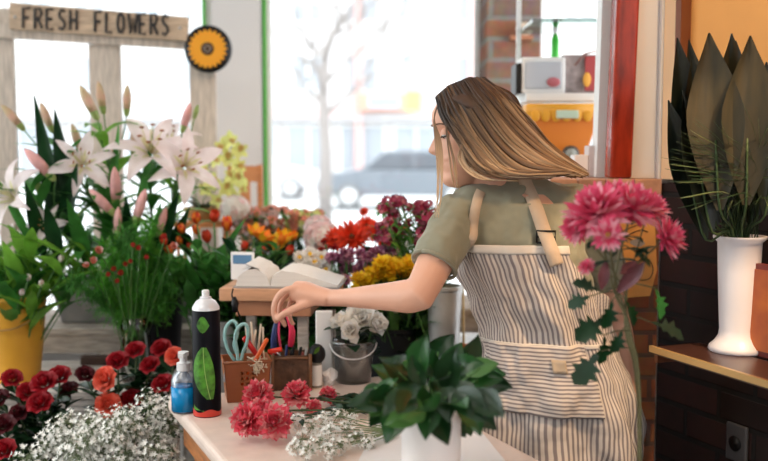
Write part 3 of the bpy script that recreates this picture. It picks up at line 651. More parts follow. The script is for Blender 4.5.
for i, (tp_, items) in enumerate(LS):
    base = lb + Vector((R.uniform(-.04,.04), R.uniform(-.03,.03), .02)); top = at(*tp_)
    lab = ('pink lily stem leaning over the yellow bucket with a wide open bloom', 'lily stem of closed pale buds rising before the trellis post', 'lily stem with a big open bloom in front of the outermost trellis post', 'tall lily stem with a big pale open bloom below the sign', 'lily stem with twin open blooms under the sunflower disc', 'lily stem of long rosy buds hanging over the green fern', 'short lily stem with green buds among the dark leaves')[i]
    t, pts = stem_flower('lily', lab, 'lily', 'pink lilies in the tall bucket', base, top, None, leaf=dict(n=28, L=.16, W=.036, m=leafy if i % 3 == 1 else leafg, curl=-1.1, lo=.35, hi=1.0, el=.75, fold=.15, tip=.3), r=.0045)
    for k, px, py, Y, s, d in items:
        p = at(px, py, Y) - Vector(t.location); d = Vector(d).normalized()
        s *= 1.2 if k == 'L' else 1.0; me = {'L': lm, 'B': b1, 'P': b2, 'b': b3}[k]; ln = {'L': 0, 'B': .105, 'P': .105, 'b': .06}[k]*s
        o = link('bloom' if k == 'L' else 'bud', me, t, p - d*ln*.5); o.rotation_mode = 'QUATERNION'; o.rotation_quaternion = d.to_track_quat('Z','Y') @ Quaternion((0,0,1), R.uniform(0,6)); o.scale = (s,)*3
        b = MB(); s0 = pts[6]; b.tube(bez(s0, (s0 + p)/2 + Vector((0,0,-.02)), p - d*ln*.5, 6), .0022, 6); b.build('pedicel', stemg, t)
# broad dark strap leaves among the lilies
for i, (p0, p1, w, mm) in enumerate((((60,250,3.0),(43,92,2.98),.055,leafd), ((70,240,2.98),(62,108,3.0),.06,leafd), ((45,260,2.95),(30,178,2.9),.05,leafd),((100,260,3.0),(128,120,3.0),.035,leafg), ((130,250,3.0),(160,130,3.05),.03,leafg),((60,230,2.95),(85,160,2.9),.05,leafd),((150,270,3.0),(185,190,2.98),.05,leafd),((60,260,2.9),(48,200,2.88),.05,leafd),((40,260,3.0),(-5,165,2.95),.03,leafg),((90,270,3.0),(70,190,2.9),.05,leafg),((130,270,3.0),(130,190,2.95),.045,leafd),((150,280,3.0),(165,200,3.0),.05,leafg),((160,270,3.0),(195,205,3.0),.04,leafd))):
    a, c = at(*p0), at(*p1); base = lb + Vector((.01*i - .05, 0, .1))
    t = thing('strap_leaf', 'broad dark strap leaf standing among the pink lilies', 'leaf', base, 'strap leaves among the lilies')
    b = MB(); b.tube(bez((0,0,0), (a-base)*.5, a-base, 5), .003, 5); b.build('stalk', stemg, t)
    b = MB(); b.petal(basis(a-base, c-a, (0,-1,.3)), (c-a).length, w, .35, .2, tip=.4, nl=8, nw=2, fold=.2, fat=.45); b.build('blade', mm, t)

# ================================================================== FERN IN GLASS VASE
fb = Vector((at(136, 345, 2.88).x, 2.88, ZA))
t = thing('glass_vase', 'clear glass vase of green stems on the plank bench', 'vase', fb)
b = MB(); b.lathe([(.002,0),(.045,0),(.052,.06),(.042,.15),(.06,.20),(.057,.20),(.038,.15),(.047,.06),(.04,.008),(.002,.008)], n=24, cap=False); b.build('glass_body', clear, t)
b = MB(); b.lathe([(.002,.009),(.039,.009),(.045,.06),(.037,.13),(.002,.13)], n=20, cap=False); b.build('water', water, t)
fernm = mat('fern_green', (0.15, 0.50, 0.06), .6, var=.4, scale=20, trans=.45); fernd = mat('fern_dark', (0.07, 0.28, 0.04), .6, var=.4, scale=20, trans=.3)
def fern(label, base, head, n=210, spread=.085, m=fernm):
    base = Vector(base); head = Vector(head); t = thing('fern_frond', label, 'fern', base, 'fern sprays in the glass vase'); h = head - base
    pts = bez((0,0,0), Vector((0,0,h.z*.6)), h, 8); b = MB(); b.tube(pts, .002, 5); b.build('stem', stemg, t)
    b = MB()
    for k in range(n):
        q = R.uniform(.55, 1.0); f = q*8; j = min(int(f), 7); p = pts[j].lerp(pts[j+1], f-j)
        d = Vector((R.gauss(0,1), R.gauss(0,1), R.gauss(.3,.8))).normalized(); L = spread*R.uniform(.4,1)*(1.25-q*.6); e = p + d*L
        b.tube([p, e], [.0008, .0005], 3, cap=False)
        for _ in range(6):
            s = p.lerp(e, R.uniform(.3,1)); dd = (d*.5 + Vector((R.gauss(0,1),R.gauss(0,1),R.gauss(0,1))).normalized()).normalized()
            b.petal(basis(s, dd), R.uniform(.014,.024), .0058, 0, 0, nl=1, nw=1, base=.5)
    b.build('needles', m, t)
FR = [(125,232),(105,245),(145,240),(160,262),(90,265),(120,258),(140,275),(180,275),(100,285),(70,280),(165,285),(125,290),(185,262),(150,225)]
for i, (px, py) in enumerate(FR):
    fern('feathery green fern spray fanning out of the clear glass vase', fb + Vector((R.uniform(-.02,.02), R.uniform(-.02,.02), .02)), at(px, py, 2.86 + R.uniform(-.08,.1)), m=fernm if i % 3 else fernd)
spr = mum_mesh('spray_rose', pm('spray_red', (0.60,0.07,0.05)), None, ((5,.012,70),(7,.016,40)), W=.012, curl=.9)
spk = mum_mesh('spray_salmon', pkor, tpk, ((5,.014,70),(7,.020,35)), W=.014, curl=.9)
for i, (px, py, bl, s) in enumerate(((140,249,spr,.9),(133,246,spr,.8),(114,270,spr,.9),(122,274,spr,1),(126,265,spr,.8),(110,275,spr,.8),(165,238,spr,1),(175,248,spk,1),(95,262,spk,.9),(100,252,spk,1),(88,266,spk,.8),(148,258,spr,.8),(118,282,spr,.8),(132,262,spr,.7))):
    stem_flower('spray_rose', ('small red spray rose tucked in the green fern' if bl is spr else 'small salmon spray rose tucked in the green fern'), 'rose', 'red spray roses in the fern' if bl is spr else 'salmon spray roses in the fern', fb + Vector((R.uniform(-.02,.02), R.uniform(-.02,.02), .03)), at(px, py, 2.76), bl, s, face=(R.uniform(-.3,.3), -1, .5), r=.0015)

# ================================================================== ROSES IN DARK BUCKETS
rb1 = Vector((at(50, 440, 2.52).x, 2.52, .42)); rb2 = Vector((at(130, 430, 2.50).x, 2.50, .42))
bench('low dark bench below the roses in front of the plank bench', -1.15, -.45, 2.24, 2.68, .42, mat('wood_black', (0.010,0.008,0.007), .9, spec=.1))
bucket('dark_bucket', 'black bucket of red roses under the yellow bucket', 'bucket', rb1, .11, .085, .27, darkpot)
bucket('dark_bucket', 'black bucket of red and coral roses beside the table corner', 'bucket', rb2, .11, .085, .27, darkpot)
rr_ = [rose_mesh('rose_red_a', red, 1), rose_mesh('rose_red_b', red, 2)]; rc = rose_mesh('rose_coral', coral, 3)
dk = pm('petal_dark_red', (0.10, 0.006, 0.012)); rdk = rose_mesh('rose_dark', dk, 4)  # darker petal colour for a few of the red roses
lfr = dict(n=15, L=.07, W=.042, m=leafd, curl=-.5, lo=.5, hi=.92, el=.5, fold=.15, tip=.8)
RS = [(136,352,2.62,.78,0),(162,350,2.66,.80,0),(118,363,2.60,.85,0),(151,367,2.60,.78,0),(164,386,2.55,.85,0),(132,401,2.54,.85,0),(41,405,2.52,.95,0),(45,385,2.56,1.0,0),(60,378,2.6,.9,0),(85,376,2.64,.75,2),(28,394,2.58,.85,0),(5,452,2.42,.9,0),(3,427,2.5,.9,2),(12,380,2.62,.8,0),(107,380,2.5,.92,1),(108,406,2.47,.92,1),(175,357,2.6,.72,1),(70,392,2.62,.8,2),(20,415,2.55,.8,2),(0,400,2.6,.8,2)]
for i, (px, py, Y, s, k) in enumerate(RS):
    bs = rb1 if px < 80 else rb2
    if px < 80: l, g = ('red rose with dark leaves in the black bucket under the yellow bucket', 'red roses under the yellow bucket')
    else: l, g = ('red rose in the black bucket beside the table corner', 'red roses beside the table corner')
    if k == 1: l, g = ('coral orange rose among the red roses beside the table corner', None)
    if k == 1: l = {107: 'coral rose facing forward, upper one of the stacked pair among red roses', 108: 'coral rose just above the white gypsophila, lower one of the pair', 175: 'coral rose behind the blue spray bottle, apart from the stacked pair'}[px]
    if k == 2: l, g = ('very dark red rose among the brighter red roses', 'very dark red roses')
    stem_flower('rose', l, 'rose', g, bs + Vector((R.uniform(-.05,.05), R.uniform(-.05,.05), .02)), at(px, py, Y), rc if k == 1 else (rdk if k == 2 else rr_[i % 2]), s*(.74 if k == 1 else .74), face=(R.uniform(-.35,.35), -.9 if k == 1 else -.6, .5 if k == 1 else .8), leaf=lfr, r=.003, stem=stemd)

# ================================================================== BABY'S BREATH
def gypso(b, bm_, pts, n, rad_, size):
    for c in pts:
        for k in range(n):
            d = Vector((R.gauss(0,1), R.gauss(0,1), R.gauss(0,1))).normalized()*rad_*R.uniform(.25,1)**.5; p = Vector(c) + d; s = size*R.uniform(.7,1.2)
            f = (d.normalized() + Vector((R.uniform(-.6,.6),)*1 + (R.uniform(-.9,.2), R.uniform(0,.9)))).normalized()
            T0 = basis(p, f.orthogonal(), f).to_3x3()
            for j in range(5):
                a = 2*PI*j/5; dd = T0 @ Vector((math.cos(a), math.sin(a), .5)); b.petal(basis(p, dd, f), s, s*.9, -.3, .1, nl=1, nw=1, base=.7, tip=2)
            bm_.tube([Vector(c) + d*.1, p], .0005, 3, cap=False)
def gypso_thing(label, base, heads, n, rad_, size):
    t = thing('gypsophila_bunch', label, 'flowers', base); bs = Vector(base)
    b = MB(); s = MB(); pts = [h - bs for h in heads]
    for p in pts: s.tube(bez((0,0,0.02), (p.x*.3, p.y*.3, p.z*.6), p, 5), .0011, 4, cap=False)
    gypso(b, s, pts, n, rad_, size); s.build('stems', mat('gypso_stem', (0.20,0.26,0.12), .7), t); o = b.build('florets', gyp, t); o['kind'] = 'stuff'; return t
gb = Vector((at(112, 445, 2.30).x, 2.32, .42))
bucket('gypsophila_bucket', 'grey pot holding the large white gypsophila bunch', 'bucket', gb, .09, .07, .2, zinc)
hd = []
for k in range(64):
    a = R.uniform(0, PI); q = math.sqrt(R.uniform(0,1)); px = 112 + 66*q*math.cos(a); py = 478 - 60*q*math.sin(a); hd.append(at(px, py, 2.30 + R.uniform(-.10,.12)))
hd += [at(x, y, 2.34) for x, y in ((36,455),(48,446),(55,438),(62,430),(70,424),(45,458),(158,412),(168,408),(150,404),(25,460),(172,425))]
gypso_thing('large cloud of white gypsophila beside the table, below the roses', gb, hd, 52, .044, .0080)

# ================================================================== TULIPS AND MIXED BUNCHES BEHIND THE TABLE
tbk = Vector((at(222, 300, 2.98).x, 2.98, .72))
bucket('zinc_bucket', 'zinc bucket of orange tulips behind the spray can', 'bucket', tbk, .10, .075, .26, zinc)
t1 = tulip_mesh('tulip_orange', tor, tred); t2 = tulip_mesh('tulip_red', tred, tred); t3 = tulip_mesh('tulip_yellow', tyel, tor, .8); t4 = tulip_mesh('tulip_flame', tor, tyel, .4)
lft = dict(n=5, L=.20, W=.042, m=leafg, curl=-.5, lo=.35, hi=.7, el=1.05, fold=.3, tip=.3)
for i, (px, py, bl, s) in enumerate(((197,219,t1,.66),(198,230,t1,.6),(214,217,t2,.72),(227,226,t1,.82),(208,238,t2,.72),(184,229,t1,.6),(181,240,t1,.5),(166,240,t2,.55),(263,238,t3,.85),(280,240,t4,.9),(264,250,t2,.7),(261,262,t3,.55),(272,246,t4,.75),(173,250,t1,.6),(190,246,t2,.5),(291,236,t4,.6),(255,231,t3,.7),(243,246,t2,.55),(288,250,t2,.6))):
    gl = ('orange and red tulip in the zinc bucket behind the spray can', 'orange tulips in the zinc bucket') if px < 250 else ('yellow and orange open tulip behind the small blue card', 'yellow tulips behind the blue card')
    stem_flower('tulip', gl[0], 'tulip', gl[1], tbk + Vector((R.uniform(-.05,.05), R.uniform(-.05,.05), .02)), at(px, py + 5, 2.93 + R.uniform(-.06,.06)), bl, s*1.25, leaf=lft, r=.0028)
# dark leafy filler below the tulips
for i in range(22):
    px = R.uniform(165, 300); py = R.uniform(245, 300)
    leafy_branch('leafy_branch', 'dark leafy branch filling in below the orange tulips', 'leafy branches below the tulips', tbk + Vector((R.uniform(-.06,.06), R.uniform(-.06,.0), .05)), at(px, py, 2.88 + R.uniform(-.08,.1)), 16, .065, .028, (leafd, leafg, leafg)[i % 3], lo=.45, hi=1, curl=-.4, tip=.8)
for i in range(26):
    px = R.uniform(255, 345); py = R.uniform(298, 345)
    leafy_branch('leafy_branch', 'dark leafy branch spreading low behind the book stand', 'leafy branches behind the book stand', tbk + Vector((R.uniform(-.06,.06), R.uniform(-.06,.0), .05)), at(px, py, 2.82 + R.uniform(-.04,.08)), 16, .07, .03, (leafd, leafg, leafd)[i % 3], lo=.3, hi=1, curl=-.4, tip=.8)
# alstroemeria bunch in the window
ab = Vector((at(275, 280, 3.42).x, 3.46, .95))
bucket('grey_bucket', 'grey bucket of salmon alstroemeria on the tall bench', 'bucket', ab, .10, .08, .16, zinc)
al = [cluster_mesh('alstro_salmon_%d' % k, pkor, orc if k else tpk, .021, 13, .014, k+5, leaf=leafy if k else leafg, ll=.03, petals=5) for k in range(2)]
for i in range(46):
    px = 236 + 84*R.random(); py = 208 + R.uniform(0, 26) + abs(px-275)*.06
    stem_flower('alstroemeria', 'salmon and green alstroemeria in the grey bucket under the window', 'alstroemeria', 'salmon alstroemeria on the tall bench', ab + Vector((R.uniform(-.05,.05), R.uniform(-.05,.05), .02)), at(px, py, 3.42 + R.uniform(-.1,.1)), al[0] if px < 285 else al[1], R.uniform(.8,1.15), leaf=dict(n=8, L=.06, W=.018, m=leafd if i % 2 else leafg, lo=.4, hi=1), r=.002, face=(0,-.3,1))
for i in range(14):
    leafy_branch('eucalyptus_branch', 'dark small-leaved branch hanging below the salmon alstroemeria', 'branches below the alstroemeria', ab + Vector((R.uniform(-.06,.06), -.05, .1)), at(R.uniform(255,322), R.uniform(232,275), 3.25), 14, .05, .02, (leafb, leafd)[i % 2], lo=.3, hi=1, curl=-.4)
# orchid in pot with plate, wooden chair behind
ob = Vector((at(212, 210, 3.6).x, 3.52, .0))
t = thing('plant_stand', 'slim wooden plant stand under the orchid', 'stand', (ob.x - .02, 3.54, .95))
b = MB(); b.box((-.10,-.07,.27),(.10,.07,.29)); b.build('top', wood_o, t, smooth=False)
for x in (-.09,.08):
    for y in (-.06,.05): b = MB(); b.box((x,y,0),(x+.012,y+.012,.27)); b.build('leg', wood_o, t, smooth=False)
op = thing('orchid_pot', 'squat ochre pot with the yellow-green orchid', 'pot', (ob.x - .02, 3.54, 1.24))
b = MB(); b.lathe([(.002,0),(.055,0),(.075,.045),(.078,.05),(.07,.05),(.05,.008),(.002,.008)], n=24, cap=False); b.build('pot_body', mat('ochre_pot', (0.50,0.30,0.12), .5), op)
om = orchid_mesh('orchid_bloom', orc, orcl)
t = thing('orchid', 'yellow-green orchid arching beside the window column', 'orchid', Vector(op.location) + Vector((0,0,.01)))
l = Vector(t.location)
for path, fl in ((((0,0,0), (-.03,0,.12), None), ((222,146),(232,140),(240,150),(228,158),(238,166),(216,160),(205,170),(232,176))), (((0,0,0), (.01,-.02,.08), None), ((240,178),(226,188),(212,182),(232,196),(218,200),(205,188),(243,186)))):
    c = at(fl[0][0], fl[0][1], 3.5) - l; e = at(fl[2][0], fl[2][1], 3.48) - l
    pts = catmull([path[0], path[1], c*.9, c, e], 4); b = MB(); b.tube(pts, .002, 6); b.build('flower_stem', stemg, t)
    for x, y in fl:
        o = link('bloom', om, t, at(x, y, 3.46 + R.uniform(-.03,.03)) - l); o.rotation_mode = 'QUATERNION'; o.rotation_quaternion = Vector((R.uniform(-.6,.6), -1, R.uniform(-.3,.3))).to_track_quat('Z','Y') @ Quaternion((0,0,1), R.uniform(0,6)); o.scale = (R.uniform(.8,1.05),)*3
b = MB(); foliage(b, [(0,0,0),(0,0,.04)], 5, .13, .04, leafd, lo=0, hi=1, el=.7); b.build('leaves', None, t)
t = thing('wooden_chair', 'orange-brown wooden chair back standing against the window column', 'chair', (at(242, 200, 3.85).x, 3.95, 0))
for x in (-.07, .05):
    b = MB(); b.box((x*1.0-.0, -.015, 0), (x+.022, .012, 1.44)); bevel(b.build('back_post', wood_o, t, smooth=False), .003)
b = MB(); b.box((-.048,-.01,1.37),(.05,.01,1.435)); b.box((-.048,-.01,1.0),(.05,.01,1.06)); b.box((-.02,-.008,1.06),(.02,.008,1.37)); b.build('back_slat', mat('wood_orange_light', (0.60,0.25,0.10), .5), t, smooth=False)
b = MB(); b.box((-.08,-.19,.44),(.08,-.0151,.47)); b.build('seat', wood_o, t, smooth=False)
for x in (-.07,.05): b = MB(); b.box((x,-.18,0),(x+.02,-.16,.44)); b.build('leg', wood_o, t, smooth=False)
# hydrangeas
hy = cluster_mesh('hydrangea_white', twh, tpk, .048, 90, .018, 3, flat=.9); hp = cluster_mesh('hydrangea_pink', tpk, twh, .055, 110, .018, 4, flat=.9); dz = mum_mesh('daisy_white', twh, None, ((10,.02,50),(14,.03,20)), W=.010, curl=.1, core=corey)
stem_flower('hydrangea', 'round white hydrangea head between the orchid and the tulips', 'hydrangea', None, ab + Vector((-.05,-.03,.02)), at(235, 209, 3.38), hy, 1.0, face=(0,-.4,1))
mb_ = Vector((at(345, 310, 3.05).x, 3.02, .72))
bucket('zinc_bucket', 'zinc bucket of red and purple flowers beneath the main window', 'bucket', mb_, .12, .09, .25, zinc)
def mbase(): return mb_ + Vector((R.uniform(-.07,.07), R.uniform(-.05,.05), .02))
stem_flower('hydrangea', 'pale pink hydrangea head beside the red gerberas, lower one', 'hydrangea', None, mbase(), at(322, 238, 3.10), hp, 1.0, face=(0,-.4,1))
stem_flower('hydrangea', 'pale pink hydrangea head behind the red gerberas', 'hydrangea', None, mbase(), at(318, 228, 3.25), hp, .8, face=(0,-.4,1))
gm1 = mum_mesh('gerbera_red', gerb, tred, ((12,.018,60),(16,.030,38),(20,.040,16),(20,.045,0)), W=.010, curl=.2, core=cored); cm = mum_mesh('carnation_red', red, tred, ((6,.016,75),(8,.022,50),(10,.026,25)), W=.018, curl=.3, ruf=.15)
for i, (px, py, Y, s, bl) in enumerate(((352,238,2.98,1.0,gm1),(337,240,3.05,.75,gm1),(378,232,3.05,.75,gm1),(397,236,3.05,.8,gm1),(364,182+30,3.2,.3,gm1),(387,243,3.0,.6,gm1),(367,226,3.1,.6,gm1))):
    s *= 1.3; stem_flower('gerbera', ('large bright red gerbera facing the room, the biggest of its bunch', 'red gerbera at the edge of its bunch beside the pale hydrangea', 'red gerbera just behind the largest one', 'red gerbera against the purple alstroemeria', 'small orange-red flower standing alone above the gerberas', 'small red gerbera tucked low over the purple chrysanthemums', 'red gerbera highest in the back of the bunch')[i], 'gerbera', 'red gerberas', mbase(), at(px, py, Y), bl, s, face=(R.uniform(-.2,.2), -.9, .6))
for px, py, s in ((325,243,.6),(333,250,.8),(322,252,.6),(338,258,.6)):
    stem_flower('carnation', 'small dark red carnation under the red gerberas', 'carnation', 'dark red carnations', mbase(), at(px, py, 2.9), cm, s)
for px, py, s in ((315,262,1.1),(304,268,1.0),(326,270,.9),(310,255,.9),(322,258,.8),(300,258,.8)):
    stem_flower('daisy', 'white daisy behind the open book', 'daisy', 'white daisies behind the book', mbase(), at(px, py, 2.88), dz, s, face=(R.uniform(-.2,.2), -1, .5))
pmu = [mum_mesh('mum_purple_%d' % k, pur, purl, ((8,.010,75),(12,.016,50),(14,.020,20)), W=.007, curl=.5, seed=k) for k in range(2)]
for i in range(70):
    px = R.uniform(330, 396); py = 254 + R.uniform(0, 34)
    if px > 372: py = 252 + R.uniform(0, 14)
    stem_flower('chrysanthemum', 'small purple chrysanthemum in the low cluster behind the forearm', 'chrysanthemum', 'purple chrysanthemums', mbase(), at(px, py, 2.80 + R.uniform(-.05,.1)), pmu[i % 2], R.uniform(.8,1.2), r=.0015, face=(R.uniform(-.4,.4),-.8,.8))
for i in range(10):
    stem_flower('chrysanthemum', 'small mauve chrysanthemum low beside the open book', 'chrysanthemum', 'mauve chrysanthemums by the book', mbase(), at(R.uniform(298,322), R.uniform(243,262)+12, 2.95), pmu[i % 2], 1.0, r=.0015, face=(0,-.8,.8))
ybk = Vector((at(398, 320, 2.86).x, 2.84, .72))
bucket('dark_bucket', 'dark bucket of yellow chrysanthemums below the forearm', 'bucket', ybk, .095, .075, .26, darkpot)
ym = [mum_mesh('mum_yellow_%d' % k, yel, tyel, ((10,.012,75),(14,.018,50),(16,.024,22)), W=.008, curl=.5, seed=k+9) for k in range(2)]
for i in range(64):
    q = R.uniform(0,1); px = 362 + 58*q; py = 284 - 18*min(1, q*2.2) + R.uniform(-4, 14)
    stem_flower('chrysanthemum', 'bright yellow chrysanthemum in the dark bucket behind the forearm', 'chrysanthemum', 'yellow chrysanthemums', ybk + Vector((R.uniform(-.05,.05), R.uniform(-.05,.05), .02)), at(px - 3, py, 2.72 + R.uniform(-.04,.08)), ym[i % 2], R.uniform(1.0,1.3), r=.0015, face=(R.uniform(-.4,.4),-.7,.9))
for i in range(30):
    px = R.uniform(298, 425); py = R.uniform(246, 292)
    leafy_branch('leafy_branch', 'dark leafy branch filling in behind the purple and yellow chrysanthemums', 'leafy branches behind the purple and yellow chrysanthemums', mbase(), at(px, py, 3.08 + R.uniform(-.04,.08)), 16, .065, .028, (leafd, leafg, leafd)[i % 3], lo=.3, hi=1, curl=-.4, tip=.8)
# purple alstroemeria
pb = Vector((at(444, 355, 2.75).x, 2.75, .72)); 
bucket('zinc_vase', 'tall zinc bucket of dark pink alstroemeria beside the striped apron', 'bucket', pb, .050, .036, .39, zinc, hang=0)
pa = [cluster_mesh('alstro_pink_%d' % k, alsp, alsl, .015, 10, .011, k+21, petals=5, leaf=leafg, ll=.022) for k in range(2)]
for i in range(52):
    px = R.uniform(378, 446); py = 200 + R.uniform(0, 40) + abs(px-405)*.15
    stem_flower('alstroemeria', 'dark pink alstroemeria in the tall zinc bucket', 'alstroemeria', 'dark pink alstroemeria in the tall zinc bucket', pb + Vector((R.uniform(-.02,.02), R.uniform(-.02,.02), .05)), at(px, py, 2.82 + R.uniform(-.08,.1)), pa[i % 2], R.uniform(.8,1.2), leaf=dict(n=10, L=.05, W=.014, m=(leafg, leafy)[i % 2], lo=.35, hi=1), r=.002, face=(0,-.5,1))
# white ones further back
for px, py, s in ((410,240,1.0),(404,262-14,.9)):
    stem_flower('daisy', 'white daisy below the dark pink alstroemeria', 'daisy', 'white daisies below the alstroemeria', ybk + Vector((.02,0,.02)), at(px, py, 3.0), dz, s, face=(0,-1,.4))
for i in range(24):
    px = R.uniform(345, 432); py = R.uniform(285, 345)
    leafy_branch('leafy_branch', 'dark leafy branch below the yellow chrysanthemums', 'leafy branches below the yellow chrysanthemums', ybk + Vector((R.uniform(-.05,.05), R.uniform(-.05,.0), .05)), at(px, py, 2.78 + R.uniform(-.04,.08)), 14, .06, .026, (leafd, leafb, leafd)[i % 3], lo=.3, hi=1, curl=-.4, tip=.8)
for i in range(16):
    px = R.uniform(376, 440); py = R.uniform(228, 268)
    leafy_branch('leafy_branch', 'leafy green branch just below the dark pink alstroemeria', 'leafy branches below the dark pink alstroemeria', pb + Vector((R.uniform(-.02,.02), R.uniform(-.02,.02), .05)), at(px, py, 2.88 + R.uniform(-.04,.08)), 14, .055, .018, (leafg, leafy, leafd)[i % 3], lo=.5, hi=1, curl=-.4)
# pots around the middle, on the bench
bucket('brown_pot', 'small amber-brown pot beside the tall zinc bucket', 'pot', (at(466, 356, 2.62).x, 2.76, .72), .036, .027, .21, terra)
t = thing('bamboo_cane', 'thin bamboo cane standing behind the brown pot', 'cane', (at(462, 352, 2.8).x + .012, 2.84, .72)); b = MB(); b.tube([(0,0,0),(-.01,0,.55)], .004, 6); b.build('cane', mat('bamboo', (0.55,0.42,0.22), .6), t)
for px, lb_, Y in ((398, 'round clear glass bowl vase in front of the dark bucket', 2.62), (420, 'smaller clear glass vase beside the tall zinc bucket', 2.70)):
    t = thing('glass_vase', lb_, 'vase', (at(px, 360, Y).x, Y, .72 if Y > 2.72 else .72)); s = 1.0 if px == 398 else .75
    t.location.y = 2.77 if px == 398 else 2.80
    b = MB(); b.lathe([(r_*s, z_*s) for r_, z_ in ((.002,0),(.04,0),(.062,.04),(.066,.08),(.05,.13),(.055,.17),(.052,.17),(.046,.13),(.062,.08),(.058,.04),(.038,.006),(.002,.006))], n=24, cap=False); b.build('glass_body', clear, t)
    b = MB(); b.lathe([(r_*s, z_*s) for r_, z_ in ((.002,.007),(.037,.007),(.057,.04),(.061,.08),(.002,.08))], n=24, cap=False); b.build('water', water, t)
t = thing('white_board', 'white upright panel standing behind the book stand post', 'board', (at(325, 350, 2.50).x, 2.465, 0)); b = MB(); b.box((-.022,-.006,0),(.022,.006,1.085)); bevel(b.build('panel', white, t, smooth=False), .004)
# ================================================================== WORKBENCH
A0 = Vector((-.528, 2.295, 0)); TZ = 0.90; TW = .57; TL = 1.35
def tp(u, v, z=0): return A0 + U*u + V*v + Vector((0,0,TZ + z))
tm = mat('table_top', (0.80, 0.64, 0.55), .4, var=.10, scale=5, stretch=(3, 3, 3))
t = thing('work_table', 'pale wooden florist work table with orange-brown legs', 'table', A0 + U*TW/2 + V*TL/2, rz=rad(24))
b = MB(); b.box((-TW/2, -TL/2, TZ-.035), (TW/2, TL/2, TZ)); o = b.build('tabletop', tm, t, smooth=False)
md = bevel(o, .012, 3).modifiers[-1]
b = MB(); 
for x0,x1,y0,y1 in ((-TW/2+.03,TW/2-.03,TL/2-.06,TL/2-.04),(-TW/2+.03,TW/2-.03,-TL/2+.04,-TL/2+.06),(-TW/2+.03,-TW/2+.05,-TL/2+.06,TL/2-.06),(TW/2-.05,TW/2-.03,-TL/2+.06,TL/2-.06)): b.box((x0,y0,TZ-.11),(x1,y1,TZ-.036))
b.build('apron_rail', wood_o, t, smooth=False)
for sx_ in (-1, 1):
    for yy in (-TL/2+.085, TL/2-.085):
        b = MB(); b.box((sx_*(TW/2-.075)-.025, yy-.025, 0), (sx_*(TW/2-.075)+.025, yy+.025, TZ-.036)); bevel(b.build('leg', wood_o, t, smooth=False), .004)
def onT(px, py): return onz(px, py, TZ)
# wrapping paper on the table
def paper(name, label, pts, m, z=.0012):
    P = [onT(*p) for p in pts]; c = sum(P, Vector())/len(P); t = thing(name, label, 'paper', (c.x, c.y, TZ + z))
    b = MB(); b.prism([p - c for p in P], (0,0,.0012)); b.build('sheet', m, t, smooth=False); return t
wp = mat('white_paper', (0.83, 0.80, 0.79), .7)
paper('wrapping_paper', 'big white sheet of wrapping paper under the white vase', [(383,412),(452,416),(476,426),(512,470),(470,520),(330,520)], wp)
# ---- spray can
c = onT(205, 418); c.y += .03
t = thing('spray_can', 'tall black spray can printed with a green leaf and red base', 'spray can', (c.x, c.y, TZ)); t.scale = (1, 1, .945)
b = MB(); b.lathe([(.002,.006),(.031,.006),(.0315,.0),(.0315,.252),(.029,.258),(.002,.258)], n=32, m=mat('can_black', (0.003,0.003,0.006), .45, spec=.12)); b.build('can_body', None, t, sharp=40)
b = MB(); b.lathe([(.002,.256),(.031,.256),(.0305,.262),(.022,.276),(.013,.282),(.013,.286),(.002,.286)], n=28); b.build('dome', mat('can_white', (0.78,0.78,0.80), .35, metal=.2), t, sharp=40)
b = MB(); b.lathe([(.002,.284),(.0085,.284),(.0085,.300),(.006,.303),(.002,.303)], n=16); b.box((-.003,-.0095,.292),(.003,-.007,.297)); b.build('nozzle', whitep, t, sharp=40)
def wrap(b, poly, r, m=None):
    """patch on the can: poly rows of (angle, z) pairs"""
    b.grid([[Vector((r*math.sin(a), -r*math.cos(a), z)) for a, z in row] for row in poly], m)
lg = mat('print_leaf', (0.07, 0.24, 0.02), .4, var=.7, scale=55)
b = MB(); rows = []
for i in range(13):
    q = i/12; z = .045 + .125*q; w = .85*math.sin(PI*min(1, q*.9+.06))**.8; cx_ = .35 - .95*q + .55*q*q; rows.append([(cx_ + .1 - w*1.25 + w*2.0*j/6, z) for j in range(7)])
wrap(b, rows, .0320); b.build('leaf_print', lg, t)
b = MB(); wrap(b, [[( .42 - .95*q + .5*q*q - .03 + .05*j, .045 + .125*q) for j in range(2)] for q in [i/10 for i in range(11)]], .0324); b.build('leaf_vein', mat('vein', (0.35,0.55,0.15), .4), t)
b = MB(); wrap(b, [[(-.55 + k*.16, .222 - .018*math.sin(PI*k/6)) for k in range(7)], [(-.55 + k*.16, .222 + .022*math.sin(PI*k/6)) for k in range(7)]], .0320); b.build('leaf_print', lg, t)
b = MB(); wrap(b, [[(-PI + k*PI/18, 0.002) for k in range(37)], [(-PI + k*PI/18, 0.016 + .004*math.sin(k*.7)) for k in range(37)]], .0320); b.build('red_band', mat('print_red', (0.62,0.05,0.03), .35), t)
b = MB(); wrap(b, [[(-1.0 + k*.12, .018) for k in range(9)], [(-1.0 + k*.12, .030 - .002*k) for k in range(9)]], .0321); b.build('green_print', lg, t)
